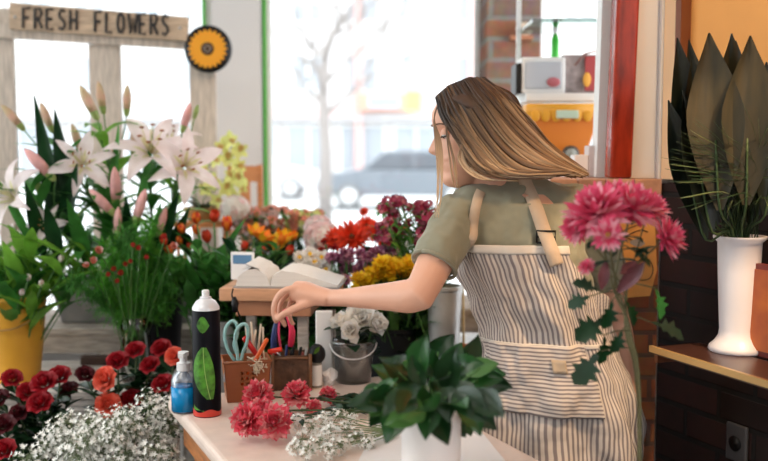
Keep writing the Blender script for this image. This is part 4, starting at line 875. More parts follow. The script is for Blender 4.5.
# ---- blue spray bottle
c = onT(183, 413); t = thing('spray_bottle', 'clear bottle of blue liquid with a white pump top', 'bottle', (c.x, c.y + .015, TZ)); k_ = .86
bs = lambda pr: [(r*1.10, z*k_) for r, z in pr]
b = MB(); b.lathe(bs([(.002,0),(.024,0),(.026,.004),(.026,.088),(.022,.104),(.012,.112),(.012,.12),(.010,.12),(.010,.11),(.020,.100),(.0245,.088),(.0245,.004),(.002,.003)]), n=24, cap=False); b.build('bottle_body', glass('bottle_clear', (0.95,0.97,1.0), .90, .3), t)
b = MB(); b.lathe(bs([(.002,.0045),(.0263,.0050),(.0263,.070),(.002,.072)]), n=24, cap=False); b.build('liquid', mat('blue_liquid', (0.01,0.36,0.80), .2, trans=.25), t)
b = MB(); b.lathe(bs([(.002,.112),(.0145,.112),(.0145,.132),(.008,.136),(.008,.150),(.011,.152),(.011,.162),(.002,.164)]), n=20); b.box((-.006,-.030,.130),(.006,-.005,.139)); b.build('pump', whitep, t, sharp=40)
# ---- copper pen basket
c = onT(243, 404); bk = thing('pencil_basket', 'square-holed copper brown basket full of tools', 'basket', (c.x, c.y + .055, TZ), rz=rad(14))
copper = mat('copper_plastic', (0.34, 0.105, 0.035), .4, var=.15, scale=10)
b = MB(); W_, D_, H_ = .056, .042, .098
def holed(x0, x1, z0, z1, cols, rws, f, b):
    """wall panel with square holes, f maps (x,z,depth) to a point"""
    xs = [x0]; zs = [z0]
    for a, c_ in cols: xs += [a, c_]
    for a, c_ in rws: zs += [a, c_]
    xs.append(x1); zs.append(z1)
    for i in range(len(xs)-1):
        for j in range(len(zs)-1):
            if i % 2 == 1 and j % 2 == 1: continue
            q = [f(xs[i],zs[j],0), f(xs[i+1],zs[j],0), f(xs[i+1],zs[j+1],0), f(xs[i],zs[j+1],0)]; r_ = [f(xs[i],zs[j],.0025), f(xs[i+1],zs[j],.0025), f(xs[i+1],zs[j+1],.0025), f(xs[i],zs[j+1],.0025)]
            b.add(q + r_, [(0,1,2,3),(7,6,5,4),(0,4,5,1),(1,5,6,2),(2,6,7,3),(3,7,4,0)])
cols = [(-.018+k*.014, -.010+k*.014) for k in range(3)]; rws = [(.040+k*.013, .048+k*.013) for k in range(3)]
holed(-W_, W_, .004, H_, cols, rws, lambda x,z,d: Vector((x*(.86+.14*z/H_), -(D_-d)*(.86+.14*z/H_), z)), b)
holed(-W_, W_, .004, H_, cols, rws, lambda x,z,d: Vector((x*(.86+.14*z/H_), (D_-d)*(.86+.14*z/H_), z)), b)
holed(-D_, D_, .004, H_, [], [], lambda x,z,d: Vector((-(W_-d)*(.86+.14*z/H_), x*(.86+.14*z/H_), z)), b)
holed(-D_, D_, .004, H_, [], [], lambda x,z,d: Vector(((W_-d)*(.86+.14*z/H_), x*(.86+.14*z/H_), z)), b)
b.box((-W_*.86,-D_*.86,0),(W_*.86,D_*.86,.004)); b.build('basket_body', copper, bk, smooth=False)
b = MB(); b.tube([(-W_,-D_,H_),(W_,-D_,H_),(W_,D_,H_),(-W_,D_,H_),(-W_,-D_,H_)], .0035, 6); b.build('rim', copper, bk)
BK = Vector(bk.location)
def tool(name, label, cat, group=None, loc=None): return thing(name, label, cat, loc if loc is not None else BK + Vector((0,0,.006)), group)
# teal scissors handles up
teal = mat('teal_handle', (0.28, 0.50, 0.48), .4)
t = tool('scissors', 'pale teal handled scissors standing in the copper basket', 'scissors'); l = Vector(t.location)
YS = c.y + .03
def P(px, py, Y=None): return at(px, py, Y or YS) - l
loop1 = [P(x,y) for x,y in ((236,362),(229,352),(225,340),(226,328),(232,321),(237,325),(237,335),(234,345),(238,356))]
loop2 = [P(x,y,YS-.012) for x,y in ((238,363),(237,350),(235,338),(238,328),(244,324),(248,329),(247,342),(243,352),(241,362))]
b = MB(); b.tube(catmull(loop1, 4), .0042, 8); b.build('handle', teal, t)
b = MB(); b.tube(catmull(loop2, 4), .0042, 8); b.build('handle', teal, t)
b = MB(); b.tube([P(239,358), P(240,366), Vector((.002,0,.008))], [.006,.005,.001], 6, flat=.35); b.build('blade', mat('steel', (0.55,0.55,0.56), .25, metal=1), t)
# box cutters, markers, twigs, raffia
def stick(name, label, cat, p0, p1, r, m, Y0, Y1=None, capm=None, grp=None, flat=None):
    a, e = at(*p0, Y0), at(*p1, Y1 or Y0); t = thing(name, label, cat, a, grp); d = e - a
    b = MB(); b.tube([(0,0,0), d*.04, d*.8 if capm else d*.96, d], [r*.7, r, r, r*.85], 10, flat=flat); b.build('barrel', m, t)
    if capm: b = MB(); b.tube([d*.78, d*.80, d*.98, d*1.01], [r*1.0, r*1.15, r*1.1, r*.6], 10, flat=flat); b.build('cap', capm, t)
    return t
stick('box_cutter', 'orange box cutter leaning diagonally out of the copper basket', 'cutter', (242,385), (267,339), .0085, mat('orange_plastic', (0.80,0.13,0.02), .3), YS, YS-.01, flat=.6)
stick('marker_pen', 'red marker pen leaning in the copper basket under the cutter', 'pen', (262,362), (244,337), .0065, mat('red_plastic', (0.55,0.02,0.02), .3), YS+.02, capm=mat('red_plastic2', (0.66,0.03,0.02), .25))
stick('marker_pen', 'red marker pen lying across the gap between basket and pen box', 'pen', (268,352), (282,349), .006, mat('red_plastic3', (0.70,0.035,0.015), .25), YS+.01)
for k, (a, e) in enumerate((((248,350),(246,325)),((254,350),(251,322)),((258,352),(261,324)),((263,352),(263,327)),((251,352),(256,330)))):
    stick('wooden_pick', 'pale wooden pick standing behind the red marker', 'pick', a, e, .0028, mat('pick_wood', (0.70,0.58,0.44), .7), YS+.035, grp='wooden picks in the copper basket')
t = tool('raffia_knot', 'cream knot of raffia bulging from the copper basket', 'raffia', loc=at(257, 366, YS)); b = MB(); rr2 = random.Random(5)
for k in range(60):
    q = [Vector((rr2.gauss(0,.010), rr2.gauss(0,.008), rr2.gauss(0.004,.009))) for _ in range(5)]; b.tube(catmull(q, 3), .0016, 4)
b.build('raffia', mat('raffia_cream', (0.76,0.66,0.50), .8), t)
stick('black_tube', 'black plastic tube lying low in the copper basket', 'tube', (232,380), (240,362), .010, black, YS)
stick('grey_knife', 'grey craft knife standing in the copper basket', 'knife', (226,382), (228,362), .007, mat('grey_plastic', (0.30,0.32,0.35), .4), YS-.005)
# ---- dark wooden pen box
c = onT(290, 391); YB = c.y + .04
pbx = thing('pen_box', 'dark brown woven wooden pen box beside the copper basket', 'box', (c.x, YB, TZ), rz=rad(6))
PB = Vector(pbx.location)
db = mat('dark_wicker', (0.10, 0.045, 0.02), .6, var=.5, scale=40, bump=.4)
b = MB(); W2, D2, H2 = .047, .036, .088
b.box((-W2,-D2,0),(W2,D2,.005)); b.box((-W2,-D2,.005),(W2,-D2+.005,H2)); b.box((-W2,D2-.005,.005),(W2,D2,H2)); b.box((-W2,-D2+.005,.005),(-W2+.005,D2-.005,H2)); b.box((W2-.005,-D2+.005,.005),(W2,D2-.005,H2)); b.build('box_body', db, pbx, smooth=False)
b = MB()
for z in (.082,): b.tube([(-W2,-D2-.002,z),(0,-D2-.004,z+.001),(W2,-D2-.002,z)], .0035, 5)
for x in (-W2, W2): b.box((x-.004,-D2-.006,0),(x+.004,-D2,H2+.004))
b.build('weave', mat('wicker_brown', (0.20,0.09,0.04), .6, var=.4, scale=30), pbx)
for k, (a, e, m_) in enumerate((((284,375),(287,345),'n'),((290,376),(294,343),'d'),((296,376),(301,347),'d'),((301,376),(307,348),'g'),((292,375),(291,350),'d'),((298,378),(303,352),'r'))):
    stick('pen', ('navy pen in the dark pen box behind the pruner', 'black pen standing upright in the middle of the pen box', 'black pen leaning in the pen box', 'silver pen against the post side of the pen box', 'short black pen in the front of the pen box', 'red-brown pen in the corner of the pen box')[k], 'pen', a, e, .0038, {'n': mat('navy', (0.02,0.035,0.13), .35), 'd': black, 'g': zinc, 'r': mat('maroon', (0.25,0.04,0.03), .4)}[m_], YB, grp='pens in the dark pen box')
# ---- pruner held by the hand
t = thing('pruning_shears', 'navy and pink handled pruning shears gripped by the hand', 'shears', at(280, 352, YB)); l = Vector(t.location)
YH = YB - .02
b = MB(); b.tube(catmull([at(274,352,YB)-l, at(274,338,YH)-l, at(277,322,YH)-l, at(282,312,YH)-l], 4), [.008]*4 + [.0075]*4 + [.006]*5, 10, flat=.6); b.build('handle', mat('navy_grip', (0.025,0.04,0.14), .4), t)['label'] = 'navy blue handle'
b = MB(); b.tube(catmull([at(281,350,YB)-l, at(279,336,YH)-l, at(279,322,YH)-l, at(283,311,YH)-l], 4), .0035, 8); b.build('grip_edge', mat('pink_edge', (0.75,0.06,0.16), .4), t)
b = MB(); b.tube(catmull([at(291,346,YB)-l, at(292,332,YH)-l, at(289,318,YH)-l, at(285,309,YH)-l], 4), [.0085]*5 + [.007]*8, 10, flat=.6); b.build('handle', mat('pink_grip', (0.75,0.035,0.10), .4), t)['label'] = 'crimson pink handle'
b = MB(); b.tube([at(276,350,YB)-l, at(281,356,YB)-l, at(284,366,YB)-l], [.008,.009,.003], 8, flat=.3); b.build('blade', mat('steel', (0.5,0.5,0.5), .3, metal=1), t)
b = MB(); b.ball(at(274,353,YB)-l, .010, sc=(1.3,.7,.6)); b.build('pivot', mat('red_plastic', (0.6,0.02,0.02), .3), t)
# ---- black-capped bottle and crumpled paper
c = onT(316, 388); t = thing('ink_bottle', 'small white-labelled bottle with a fat black cap beside the post', 'bottle', (c.x, c.y+.012, TZ))
b = MB(); b.lathe([(.002,0),(.015,0),(.015,.062),(.010,.066),(.002,.066)], n=20); b.build('bottle_body', mat('grey_bottle', (0.25,0.24,0.22), .3), t, sharp=40)
b = MB(); b.grid([[Vector((.0155*math.sin(a/10), -.0155*math.cos(a/10), z)) for a in range(-14,15,2)] for z in (.006,.058)]); b.build('label', whitep, t)
b = MB(); b.ball((0.002,0,.085), .026, sc=(.85,.8,1.0), n=14, k=10); b.build('cap', black, t)
b = MB(); b.petal(basis((-.004,-.019,.088), (.5,-.2,.7), (0,-1,0)), .026, .010, .2, .1); b.build('green_mark', leafy, t)
c = onT(329, 386); t = thing('crumpled_paper', 'crumpled white paper beside the black-capped bottle', 'paper', (c.x, c.y+.015, TZ))
b = MB(); b.ball((0,0,.020), .024, sc=(.8,.8,.9), n=12, k=8)
for v in b.v: 
    v += Vector((noise.noise(v*60), noise.noise(v*60+Vector((5,0,0))), noise.noise(v*60+Vector((0,7,0)))))*.010
    if v.z < 0: v.z = 0.0
b.build('paper_ball', wp, t, smooth=False)
# ---- clear bucket with white roses
c = onT(353, 385); cbk = Vector((c.x, c.y+.045, TZ))
cb = thing('clear_bucket', 'clear plastic bucket of dark water and white roses', 'bucket', cbk)
b = MB(); b.lathe([(.002,0),(.045,0),(.056,.100),(.060,.102),(.060,.110),(.0575,.110),(.054,.104),(.0435,.004),(.002,.003)], n=32, cap=False); b.build('bucket_body', glass('frosted_clear', (0.80,0.84,0.84), .80, .25), cb)
b = MB(); b.lathe([(.002,.004),(.0432,.0045),(.051,.078),(.002,.078)], n=28, cap=False); b.build('water', mat('dark_water', (0.03,0.06,0.055), .1, trans=.2), cb)
b = MB(); b.tube([Vector((.060*math.cos(PI + PI*k/12), .062*math.sin(PI + PI*k/12), .10 - .030*math.sin(PI*k/12))) for k in range(13)], .002, 6); b.build('handle', whitep, cb)
rw = mum_mesh('rose_white', cream, twh, ((3,.020,86),(4,.030,74),(5,.040,54),(6,.046,32),(5,.050,10)), W=.040, curl=.7, seed=8, ruf=.06, tip=1.8)
for i, (px, py, Y, s, f) in enumerate(((360,321,2.46,1.05,(0,-.8,.5)),(373,325,2.44,.75,(.6,-.6,.4)),(343,323,2.46,.65,(-.5,-.5,.7)),(352,331,2.41,.65,(-.2,-1,.3)),(362,312,2.54,.75,(.1,-.3,1)))):
    stem_flower('rose', ('largest cream rose in the clear bucket', 'cream rose turned towards the elbow in the clear bucket', 'small cream rose beside the white panel in the clear bucket', 'low cream rose hanging over the rim of the clear bucket', 'cream rose at the back of the clear bucket')[i], 'rose', 'cream roses in the clear bucket', cbk + Vector((R.uniform(-.02,.02), R.uniform(-.02,.02), .01)), at(px, py, Y), rw, s*1.08, face=f, leaf=dict(n=6, L=.05, W=.028, m=leafd, lo=.5, hi=.95, el=.3, tip=.8), r=.002)
# ---- book stand, book, card
YT = 2.58
t = thing('book_stand', 'orange wooden stand on a post holding the open book', 'stand', (at(288, 300, YT).x, YT, 0), rz=rad(-4)); l = Vector(t.location)
zt = at(288, 289, YT-.10).z
b = MB(); b.box((-.165,-.10,zt-.034),(.14,.11,zt)); bevel(b.build('top', mat('stand_wood', (0.60,0.32,0.18), .5, var=.2, scale=7, stretch=(1.5,8,8)), t, smooth=False), .003)
b = MB(); b.box((-.125,-.085,zt-.075),(.075,.09,zt-.0345)); bevel(b.build('lower_board', mat('stand_wood2', (0.42,0.19,0.10), .5, var=.2, scale=7), t, smooth=False), .003)
b = MB(); b.box((.035,-.06,0),(.062,-.035,zt-.0755)); b.build('post', wood_g, t, smooth=False)
b = MB(); b.box((.10,.02,0),(.125,.045,zt-.0755)); b.build('post', wood_g, t, smooth=False)
b = MB(); b.box((-.12,.02,0),(-.095,.045,zt-.0755)); b.build('post', wood_g, t, smooth=False)
bkz = Vector((at(290, 280, YT).x, YT, zt))
t = thing('open_book', 'open book with arched cream pages on the wooden stand', 'book', bkz, rz=rad(-4))
pgm = mat('book_page', (0.74,0.69,0.64), .8, var=.05, scale=6, stretch=(1,40,40)); 
b = MB(); b.box((-.135,-.095,0),(.145,.10,.004)); b.build('cover', mat('cover_grey', (0.35,0.32,0.30), .6), t, smooth=False)
def pages(prof, nm, m_=pgm, y0=-.088, y1=.095):
    b = MB(); n = len(prof); top = [Vector((x, y0, z)) for x, z in prof]; tp2 = [Vector((x, y1, z)) for x, z in prof]; bt = [Vector((x, y0, .0045)) for x, z in prof]; bt2 = [Vector((x, y1, .0045)) for x, z in prof]
    b.grid([top, tp2]); b.grid([bt, top]); b.grid([tp2, bt2]); b.grid([[bt[0], top[0]], [bt2[0], tp2[0]]]); b.grid([[bt[-1], top[-1]], [bt2[-1], tp2[-1]]]); return b.build(nm, m_, t, sharp=50)
pages([(-.128,.012),(-.122,.030),(-.10,.047),(-.075,.050),(-.05,.036),(-.038,.010)], 'page_block')
pages([(-.036,.010),(-.030,.034),(-.008,.046),(.03,.042),(.07,.030),(.11,.018),(.14,.010)], 'page_block')
for k in range(3):
    b = MB(); pr = [(-.044+.003*k,.012),(-.06-.004*k,.040+.005*k),(-.09-.006*k,.056+.004*k),(-.115-.003*k,.045+.004*k)]
    b.grid([[Vector((x,-.086,z)) for x,z in pr],[Vector((x,.093,z)) for x,z in pr]]); b.build('loose_page', pgm, t)
t = thing('price_card', 'small card with a blue front standing behind the open book', 'card', (at(243, 262, 2.66).x, 2.655, zt), rz=rad(-10))
b = MB(); b.box((-.035,0,.0),(.033,.006,.078)); bevel(b.build('card_frame', whitep, t, smooth=False), .002)
b = MB(); b.box((-.028,-.0015,.045),(.026,-.0002,.070)); b.build('blue_panel', mat('blue_print', (0.10,0.22,0.38), .4), t, smooth=False)
t = thing('power_cord', 'black cord with a plug hanging from the book stand', 'cord', at(234, 296, 2.46)); l = Vector(t.location)
b = MB(); b.tube(catmull([at(233,289,2.462)-l, at(232,296,2.45)-l, at(236,306,2.44)-l, at(238,312,2.44)-l, at(242,322,2.45)-l, at(249,333,2.47)-l, at(250,345,2.48)-l], 5), .0022, 6); b.build('cable', black, t)
b = MB(); b.tube([at(234,297,2.45)-l, at(235,303,2.445)-l, at(235,312,2.445)-l], [.005,.010,.007], 8); b.build('plug', black, t)
# ---- coral carnations lying on the table
ccm = [mum_mesh('carnation_coral_%d' % k, pinkc, pm('petal_coral_pale', (1.0,0.38,0.38), .2), ((8,.018,85),(12,.025,70),(16,.030,54),(18,.033,36),(20,.035,16),(18,.034,-6),(14,.030,-30)), W=.014, curl=.5, seed=30+k, ruf=.22, tip=2.2) for k in range(2)]
for i, (px, py, s, f) in enumerate(((258,401,.95,(-.3,-.8,.7)),(249,428,1.0,(-.5,-.7,.5)),(273,430,1.0,(.1,-1,.5)),(262,415,.8,(-.2,-1,.4)),(296,401,.9,(0,-.5,1)),(327,398,.58,(.2,-.5,.9)),(313,410,.5,(0,-.6,.8)))):
    s *= 1.12; g = onT(px, py + 13*s + 2); h = Vector((g.x, g.y + .028*s, TZ + .036*s))
    base = onT(400 + i*3, 404 + i*2.5) ; base.z = TZ + .006
    ll_ = ('coral pink carnation nearest the copper basket in the lying bunch', 'coral pink carnation at the outer end of the lying bunch', 'coral pink carnation at the front edge of the lying bunch', 'coral carnation squeezed in the middle of the lying bunch', 'coral carnation beside the dark pen box in the lying bunch', 'small coral carnation furthest along towards the clear bucket', 'tiny magenta-pink carnation above the cut gypsophila')[i]
    stem_flower('carnation', ll_, 'carnation', 'coral carnations lying on the table', base, h, ccm[i % 2], s, face=f, r=.0022, stem=stemd, bend=0, leaf=dict(n=3, L=.05, W=.016, m=leafd, lo=.55, hi=.85, el=.25, tip=.5))
for i, (x0, y0, x1, y1) in enumerate(((340,400,328,412),(352,405,340,418),(345,412,318,402),(360,402,340,398),(350,398,352,408))):
    a, e = onT(x0, y0), onT(x1, y1); a.z = e.z = TZ + .008; t = thing('rose_leaf', 'dark green leaf lying between the carnations and gypsophila', 'leaf', a, 'leaves lying by the carnations')
    b = MB(); b.petal(basis((0,0,0), e-a + Vector((0,0,.01))), .055, .034, -.4, .1, tip=.8, nl=5, nw=2, fold=.2); b.build('blade', leafd, t)
gh = []
for x, y, z in ((298,428,.03),(312,436,.035),(325,430,.04),(338,424,.04),(330,440,.03),(318,448,.03),(302,444,.02),(345,436,.03),(355,442,.02),(368,446,.015),(340,450,.02),(308,456,.02),(296,452,.015),(350,426,.02),(330,455,.02)):
    p = onT(x, y + z*250); p.z = TZ + z; gh.append(p)
gbase = onT(395, 440); gbase.z = TZ + .003
gypso_thing('cut gypsophila sprig lying on the table before the carnations', gbase, gh, 34, .020, .0068)
# thin green stems on the paper
for i, (a, e) in enumerate((((350,408),(420,398)),((345,418),(425,402)),((372,430),(430,415)),((360,422),(440,432)),((330,416),(418,404)))):
    p, q = onT(*a), onT(*e); p.z = q.z = TZ + .006; t = thing('cut_stem', 'thin green cut stem lying across the white paper', 'stem', p, 'cut stems on the paper'); b = MB(); b.tube([(0,0,0), (q-p)*.5 + Vector((0,0,.001)), q-p], .0017 if i < 2 else .0010, 5); b.build('stalk', stemg, t)
# petals and scraps at the back of the table
sc_m = [mat('scrap_tan', (0.50,0.33,0.20), .8), mat('scrap_red', (0.40,0.05,0.06), .7), mat('scrap_green', (0.16,0.20,0.06), .8)]
for i in range(16):
    p = onT(R.uniform(330,400), R.uniform(391,404)); p.z = TZ + .003; t = thing('fallen_petal', 'dry petal scrap on the table in front of the clear bucket', 'petal', p, 'petal scraps on the table'); t.rotation_euler.z = R.uniform(0,6)
    b = MB(); b.petal(basis((0,0,0), (1,0,.15)), R.uniform(.012,.025), .014, -.4, .3, tip=1); b.build('petal', sc_m[i % 3], t)
# ---- white vase with big green leaves, near the viewer
VY = 1.60; vc = Vector((at(431, 500, VY).x, VY, TZ + .0026))
t = thing('white_vase', 'white cylinder vase of broad green leaves on the work table', 'vase', vc)
b = MB(); b.lathe([(.002,0),(.048,0),(.050,.003),(.051,.170),(.0505,.172),(.047,.172),(.046,.006),(.002,.006)], n=40, cap=False); b.build('vase_body', mat('porcelain', (0.82,0.79,0.78), .3), t, sharp=40)
BIG = [mat('leaf_broad_a', (0.018,0.090,0.018), .30, var=.45, scale=9, trans=.10, spec=.6), mat('leaf_broad_b', (0.008,0.040,0.010), .28, var=.45, scale=9, trans=.08, spec=.6), mat('leaf_broad_c', (0.10,0.24,0.06), .35, var=.35, scale=9, trans=.2)]
LV = [(430,365),(446,368),(414,372),(472,375),(436,382),(408,392),(462,392),(446,398),(420,392),(398,372),(484,374),(384,398),(452,412),(468,402),(404,416),(438,424),(388,384),(476,416),(428,404),(456,384),(392,378),(405,365),(420,358),(438,352),(452,360),(468,352),(480,368),(492,385),(375,388),(370,402),(388,405),(400,398),(415,385),(430,375),(445,385),(460,378),(475,395),(488,405),(455,400),(440,410),(425,402),(410,412),(395,418),(380,412),(430,422),(452,420),(470,412),(412,425),(445,432),(418,372),(462,365),(432,395),(400,385),(450,372),(478,380),(426,414),(466,425),(404,404)]
for i, (px, py) in enumerate(LV):
    dep = VY + R.uniform(-.10, .10) - (.05 if py > 395 else -.03)
    h = at(px, py, dep); base = vc + Vector((R.uniform(-.02,.02), R.uniform(-.02,.02), .03))
    out = Vector((px-432, 0, -(py-392)))*.012 + Vector((R.uniform(-.3,.3), -.55 if py > 380 else -.2, R.uniform(-.2,.5))); 
    t = thing('broad_leaf', 'broad glossy green leaf on a stalk in the white cylinder vase', 'leaf', base, 'broad leaves in the white cylinder vase')
    tpn = vc + Vector((( h.x - vc.x)*.35, (h.y-vc.y)*.3, .175)) - base
    b = MB(); b.tube(catmull([(0,0,0), tpn, h-base], 4), .0018, 5); b.build('stalk', stemg, t)
    d = out.normalized(); b = MB(); L_ = R.uniform(.056, .080)
    b.petal(basis(h-base - d*L_*.45, d, (R.uniform(-.8,.8), -.8, .7)), L_, L_*.64, R.uniform(-1.0,.3), .12, tip=.55, nl=7, nw=3, fold=.22, fat=.4, ruf=.03, base=.3); b.build('blade', BIG[2] if i in (2,8,14,19,26,30,35,41,47,52) else BIG[i % 2], t)
# ================================================================== RIGHT SHELF, VASE AND LEAVES
SZ = 1.055
def on_s(px, py): return onz(px, py, SZ)
e0, e1 = on_s(652, 347), on_s(775, 384)
ed = (e1 - e0).normalized(); nr = Vector((-ed.y, ed.x, 0)); nr = nr if nr.x > 0 else -nr
t = thing('wall_shelf', 'dark wooden shelf with a gilt front edge on the dark brick wall', 'shelf', e0); l = Vector(t.location)
L_ = .62
def qd(b, a, c, w0, w1, z0, z1):
    p = [Vector(a)+nr*w0, Vector(c)+nr*w0, Vector(c)+nr*w1, Vector(a)+nr*w1]; b.prism([v + Vector((0,0,z0)) for v in p], (0,0,z1-z0))
b = MB(); qd(b, Vector((0,0,0)), ed*L_, .007, .135, -.018, 0); b.build('board', mat('shelf_wood', (0.055,0.022,0.016), .3, var=.2, scale=8), t, smooth=False)
b = MB(); qd(b, ed*-.008, ed*L_, -.002, .0068, -.012, .002); b.build('gilt_edge', mat('gilt', (0.62,0.40,0.16), .35, metal=.5), t, smooth=False)
b = MB(); qd(b, Vector((0,0,0)), ed*.012, .007, .11, -.035, -.0185); b.build('bracket', mat('trim_brown', (0.16,0.05,0.02), .4), t, smooth=False)
c = on_s(741, 351); vs = Vector((c.x - .01, c.y + .0, SZ + .0005))
t = thing('tall_vase', 'tall white flared vase on the gilt-edged shelf', 'vase', vs)
hV = at(742, 236, vs.y).z - SZ; k_ = hV/.262
b = MB(); b.lathe([(r*.97*k_, z*k_) for r, z in ((.002,0),(.061,0),(.064,.004),(.062,.012),(.051,.022),(.042,.036),(.040,.050),(.043,.10),(.047,.18),(.0495,.248),(.059,.256),(.060,.262),(.053,.262),(.046,.25),(.040,.10),(.036,.05),(.002,.045))], n=48, cap=False); b.build('vase_body', mat('vase_white', (0.76,0.73,0.76), .35), t, sharp=50)
dlf = mat('leaf_bronze_black', (0.012, 0.014, 0.007), .6, col2=(0.048, 0.036, 0.014), scale=5, stretch=(9, 9, 1.2), var=0)
dlf2 = mat('leaf_black_green', (0.007, 0.011, 0.007), .4, var=.4, scale=6, stretch=(9, 9, 1.2))
VT = vs + Vector((0, 0, hV))
for i, (b0, tip_, w, m_, Y) in enumerate((((705,225),(676,38),.085,dlf2,2.08),((712,215),(688,40),.08,dlf2,2.12),((720,210),(709,33),.115,dlf,2.00),((728,205),(727,34),.12,dlf2,2.04),((738,205),(738,40),.09,dlf2,2.10),((746,205),(749,36),.115,dlf,1.99),((757,215),(763,62),.10,dlf2,2.06),((765,215),(785,70),.10,dlf2,2.02),((706,240),(668,100),.07,dlf2,2.05),((716,225),(694,52),.10,dlf2,2.06),((726,222),(718,60),.12,dlf2,2.09),((736,222),(733,70),.12,dlf2,2.11),((750,225),(757,75),.12,dlf2,2.09),((712,232),(684,90),.08,dlf2,2.02))):
    a, e = at(*b0, Y), at(*tip_, Y - .01)
    base = vs + Vector((R.uniform(-.015,.015), R.uniform(-.015,.015), .06)); t = thing('dried_leaf', ('tall bronze-black pointed leaf in the flared white vase'), 'leaf', base, 'pointed dark leaves in the flared vase')
    rim_ = VT + Vector(((a.x-VT.x)*.3, (a.y-VT.y)*.3, 0)) - base
    b = MB(); b.tube(catmull([(0,0,0), rim_, a-base, (a*.6+e*.4)-base], 4), .0025, 6); b.build('stalk', stemd, t)
    b = MB(); b.petal(basis(a-base, e-a, (R.uniform(-.3,.3),-1,.1)), (e-a).length, w, R.uniform(-.12,.12), .25, tip=.15, nl=12, nw=3, fold=.1, fat=.55, ruf=.02, base=.12); b.build('blade', m_, t)
gr = mat('bear_grass', (0.022, 0.055, 0.018), .5, var=.4, scale=12); gr2 = mat('bear_grass_pale', (0.16, 0.20, 0.08), .5)
for i in range(80):
    base = vs + Vector((R.uniform(-.02,.02), R.uniform(-.02,.02), .06)); rim_ = VT + Vector((R.uniform(-.035,.035), R.uniform(-.035,.035), 0))
    px = R.uniform(676, 800); py = R.uniform(95, 215)
    if i % 4 == 0: px, py = R.uniform(660, 700), R.uniform(130, 190)
    e = at(px, py, R.uniform(1.88, 2.0)); t = thing('grass_blade', 'long thin arching grass blade in the flared white vase', 'grass', base, 'bear grass in the flared vase')
    m1 = (rim_ + e)*.5 + Vector(((e.x-rim_.x)*-.15, -.01, .05)); b = MB(); b.tube(catmull([Vector((0,0,0)), rim_-base, m1-base, e-base], 5), [.0014]*10+[.0010]*5+[.0005], 4, flat=.4); b.build('blade', gr2 if i % 5 == 0 else gr, t)
# picture leaning behind the vase
t = thing('wall_picture', 'small orange and red picture leaning behind the tall white vase', 'picture', (at(765, 300, 1.98).x + .03, 2.02, SZ + .0006), rz=rad(-66))
b = MB(); b.box((-.07,0,0),(.07,.012,.20)); b.build('frame', mat('frame_red', (0.16,0.02,0.015), .5), t, smooth=False)
b = MB(); b.box((-.058,-.003,.012),(.058,-.0002,.188)); b.build('print', mat('print_orange', (0.55,0.14,0.02), .6, col2=(0.30,0.05,0.02), scale=12), t, smooth=False)
# socket
t = thing('wall_socket', 'grey wall socket low on the dark brick wall', 'socket', Q + V*.30 + Vector((0,0,at(686,442,2.23).z)), rz=rz)
b = MB(); b.box((-.032,-.012,-.045),(.032,-.001,.045)); bevel(b.build('plate', mat('socket_grey', (0.07,0.07,0.075), .4), t, smooth=False), .004)
b = MB(); b.tube([(0,-.0125,0),(0,-.016,0)], .018, 14); b.build('outlet_face', black, t)
# printed poster pinned on the orange brick pier
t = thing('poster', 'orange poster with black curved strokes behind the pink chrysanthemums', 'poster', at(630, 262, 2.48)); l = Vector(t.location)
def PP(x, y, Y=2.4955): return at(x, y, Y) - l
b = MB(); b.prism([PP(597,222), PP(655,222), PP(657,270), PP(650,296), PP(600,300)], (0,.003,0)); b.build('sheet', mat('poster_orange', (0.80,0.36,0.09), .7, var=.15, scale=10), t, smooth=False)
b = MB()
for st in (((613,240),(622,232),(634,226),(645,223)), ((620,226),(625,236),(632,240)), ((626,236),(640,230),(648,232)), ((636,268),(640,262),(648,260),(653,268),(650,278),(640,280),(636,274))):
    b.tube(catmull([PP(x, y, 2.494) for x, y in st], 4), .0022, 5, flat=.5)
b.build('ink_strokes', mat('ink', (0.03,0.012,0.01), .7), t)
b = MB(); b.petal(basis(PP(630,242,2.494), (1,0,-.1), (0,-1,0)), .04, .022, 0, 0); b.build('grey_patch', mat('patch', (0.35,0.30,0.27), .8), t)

# ================================================================== NEAR CHRYSANTHEMUMS
cb_ = Vector((at(641, 470, 1.66).x, 1.66, .12))
t = thing('floor_stool', 'low wooden stool carrying the chrysanthemum vase', 'stool', (cb_.x, cb_.y, 0))
b = MB(); b.box((-.12,-.12,.095),(.12,.12,.12)); b.build('seat', wood_o, t, smooth=False)
for x in (-.11,.08):
    for y in (-.11,.08): b = MB(); b.box((x,y,0),(x+.03,y+.03,.095)); b.build('leg', wood_o, t, smooth=False)
bucket('floor_vase', 'tall grey floor vase of pink chrysanthemums beside the apron', 'vase', cb_, .075, .06, .42, zinc)
mg = [mum_mesh('mum_pink_%d' % k, mag, magl, ((10,.020,82),(14,.030,66),(18,.038,48),(20,.044,28),(22,.048,8),(18,.046,-12)), W=.0105, curl=.5, seed=50+k, tip=1.0) for k in range(2)]
ms_ = mum_mesh('mum_pink_open', magl, mag, ((14,.026,60),(18,.034,38),(20,.038,16)), W=.008, curl=.2, seed=61, core=mat('mum_core', (0.50,0.30,0.10), .9))
hub = at(618, 285, 1.66)
stemc = mat('stem_brownish', (0.13,0.12,0.05), .6)
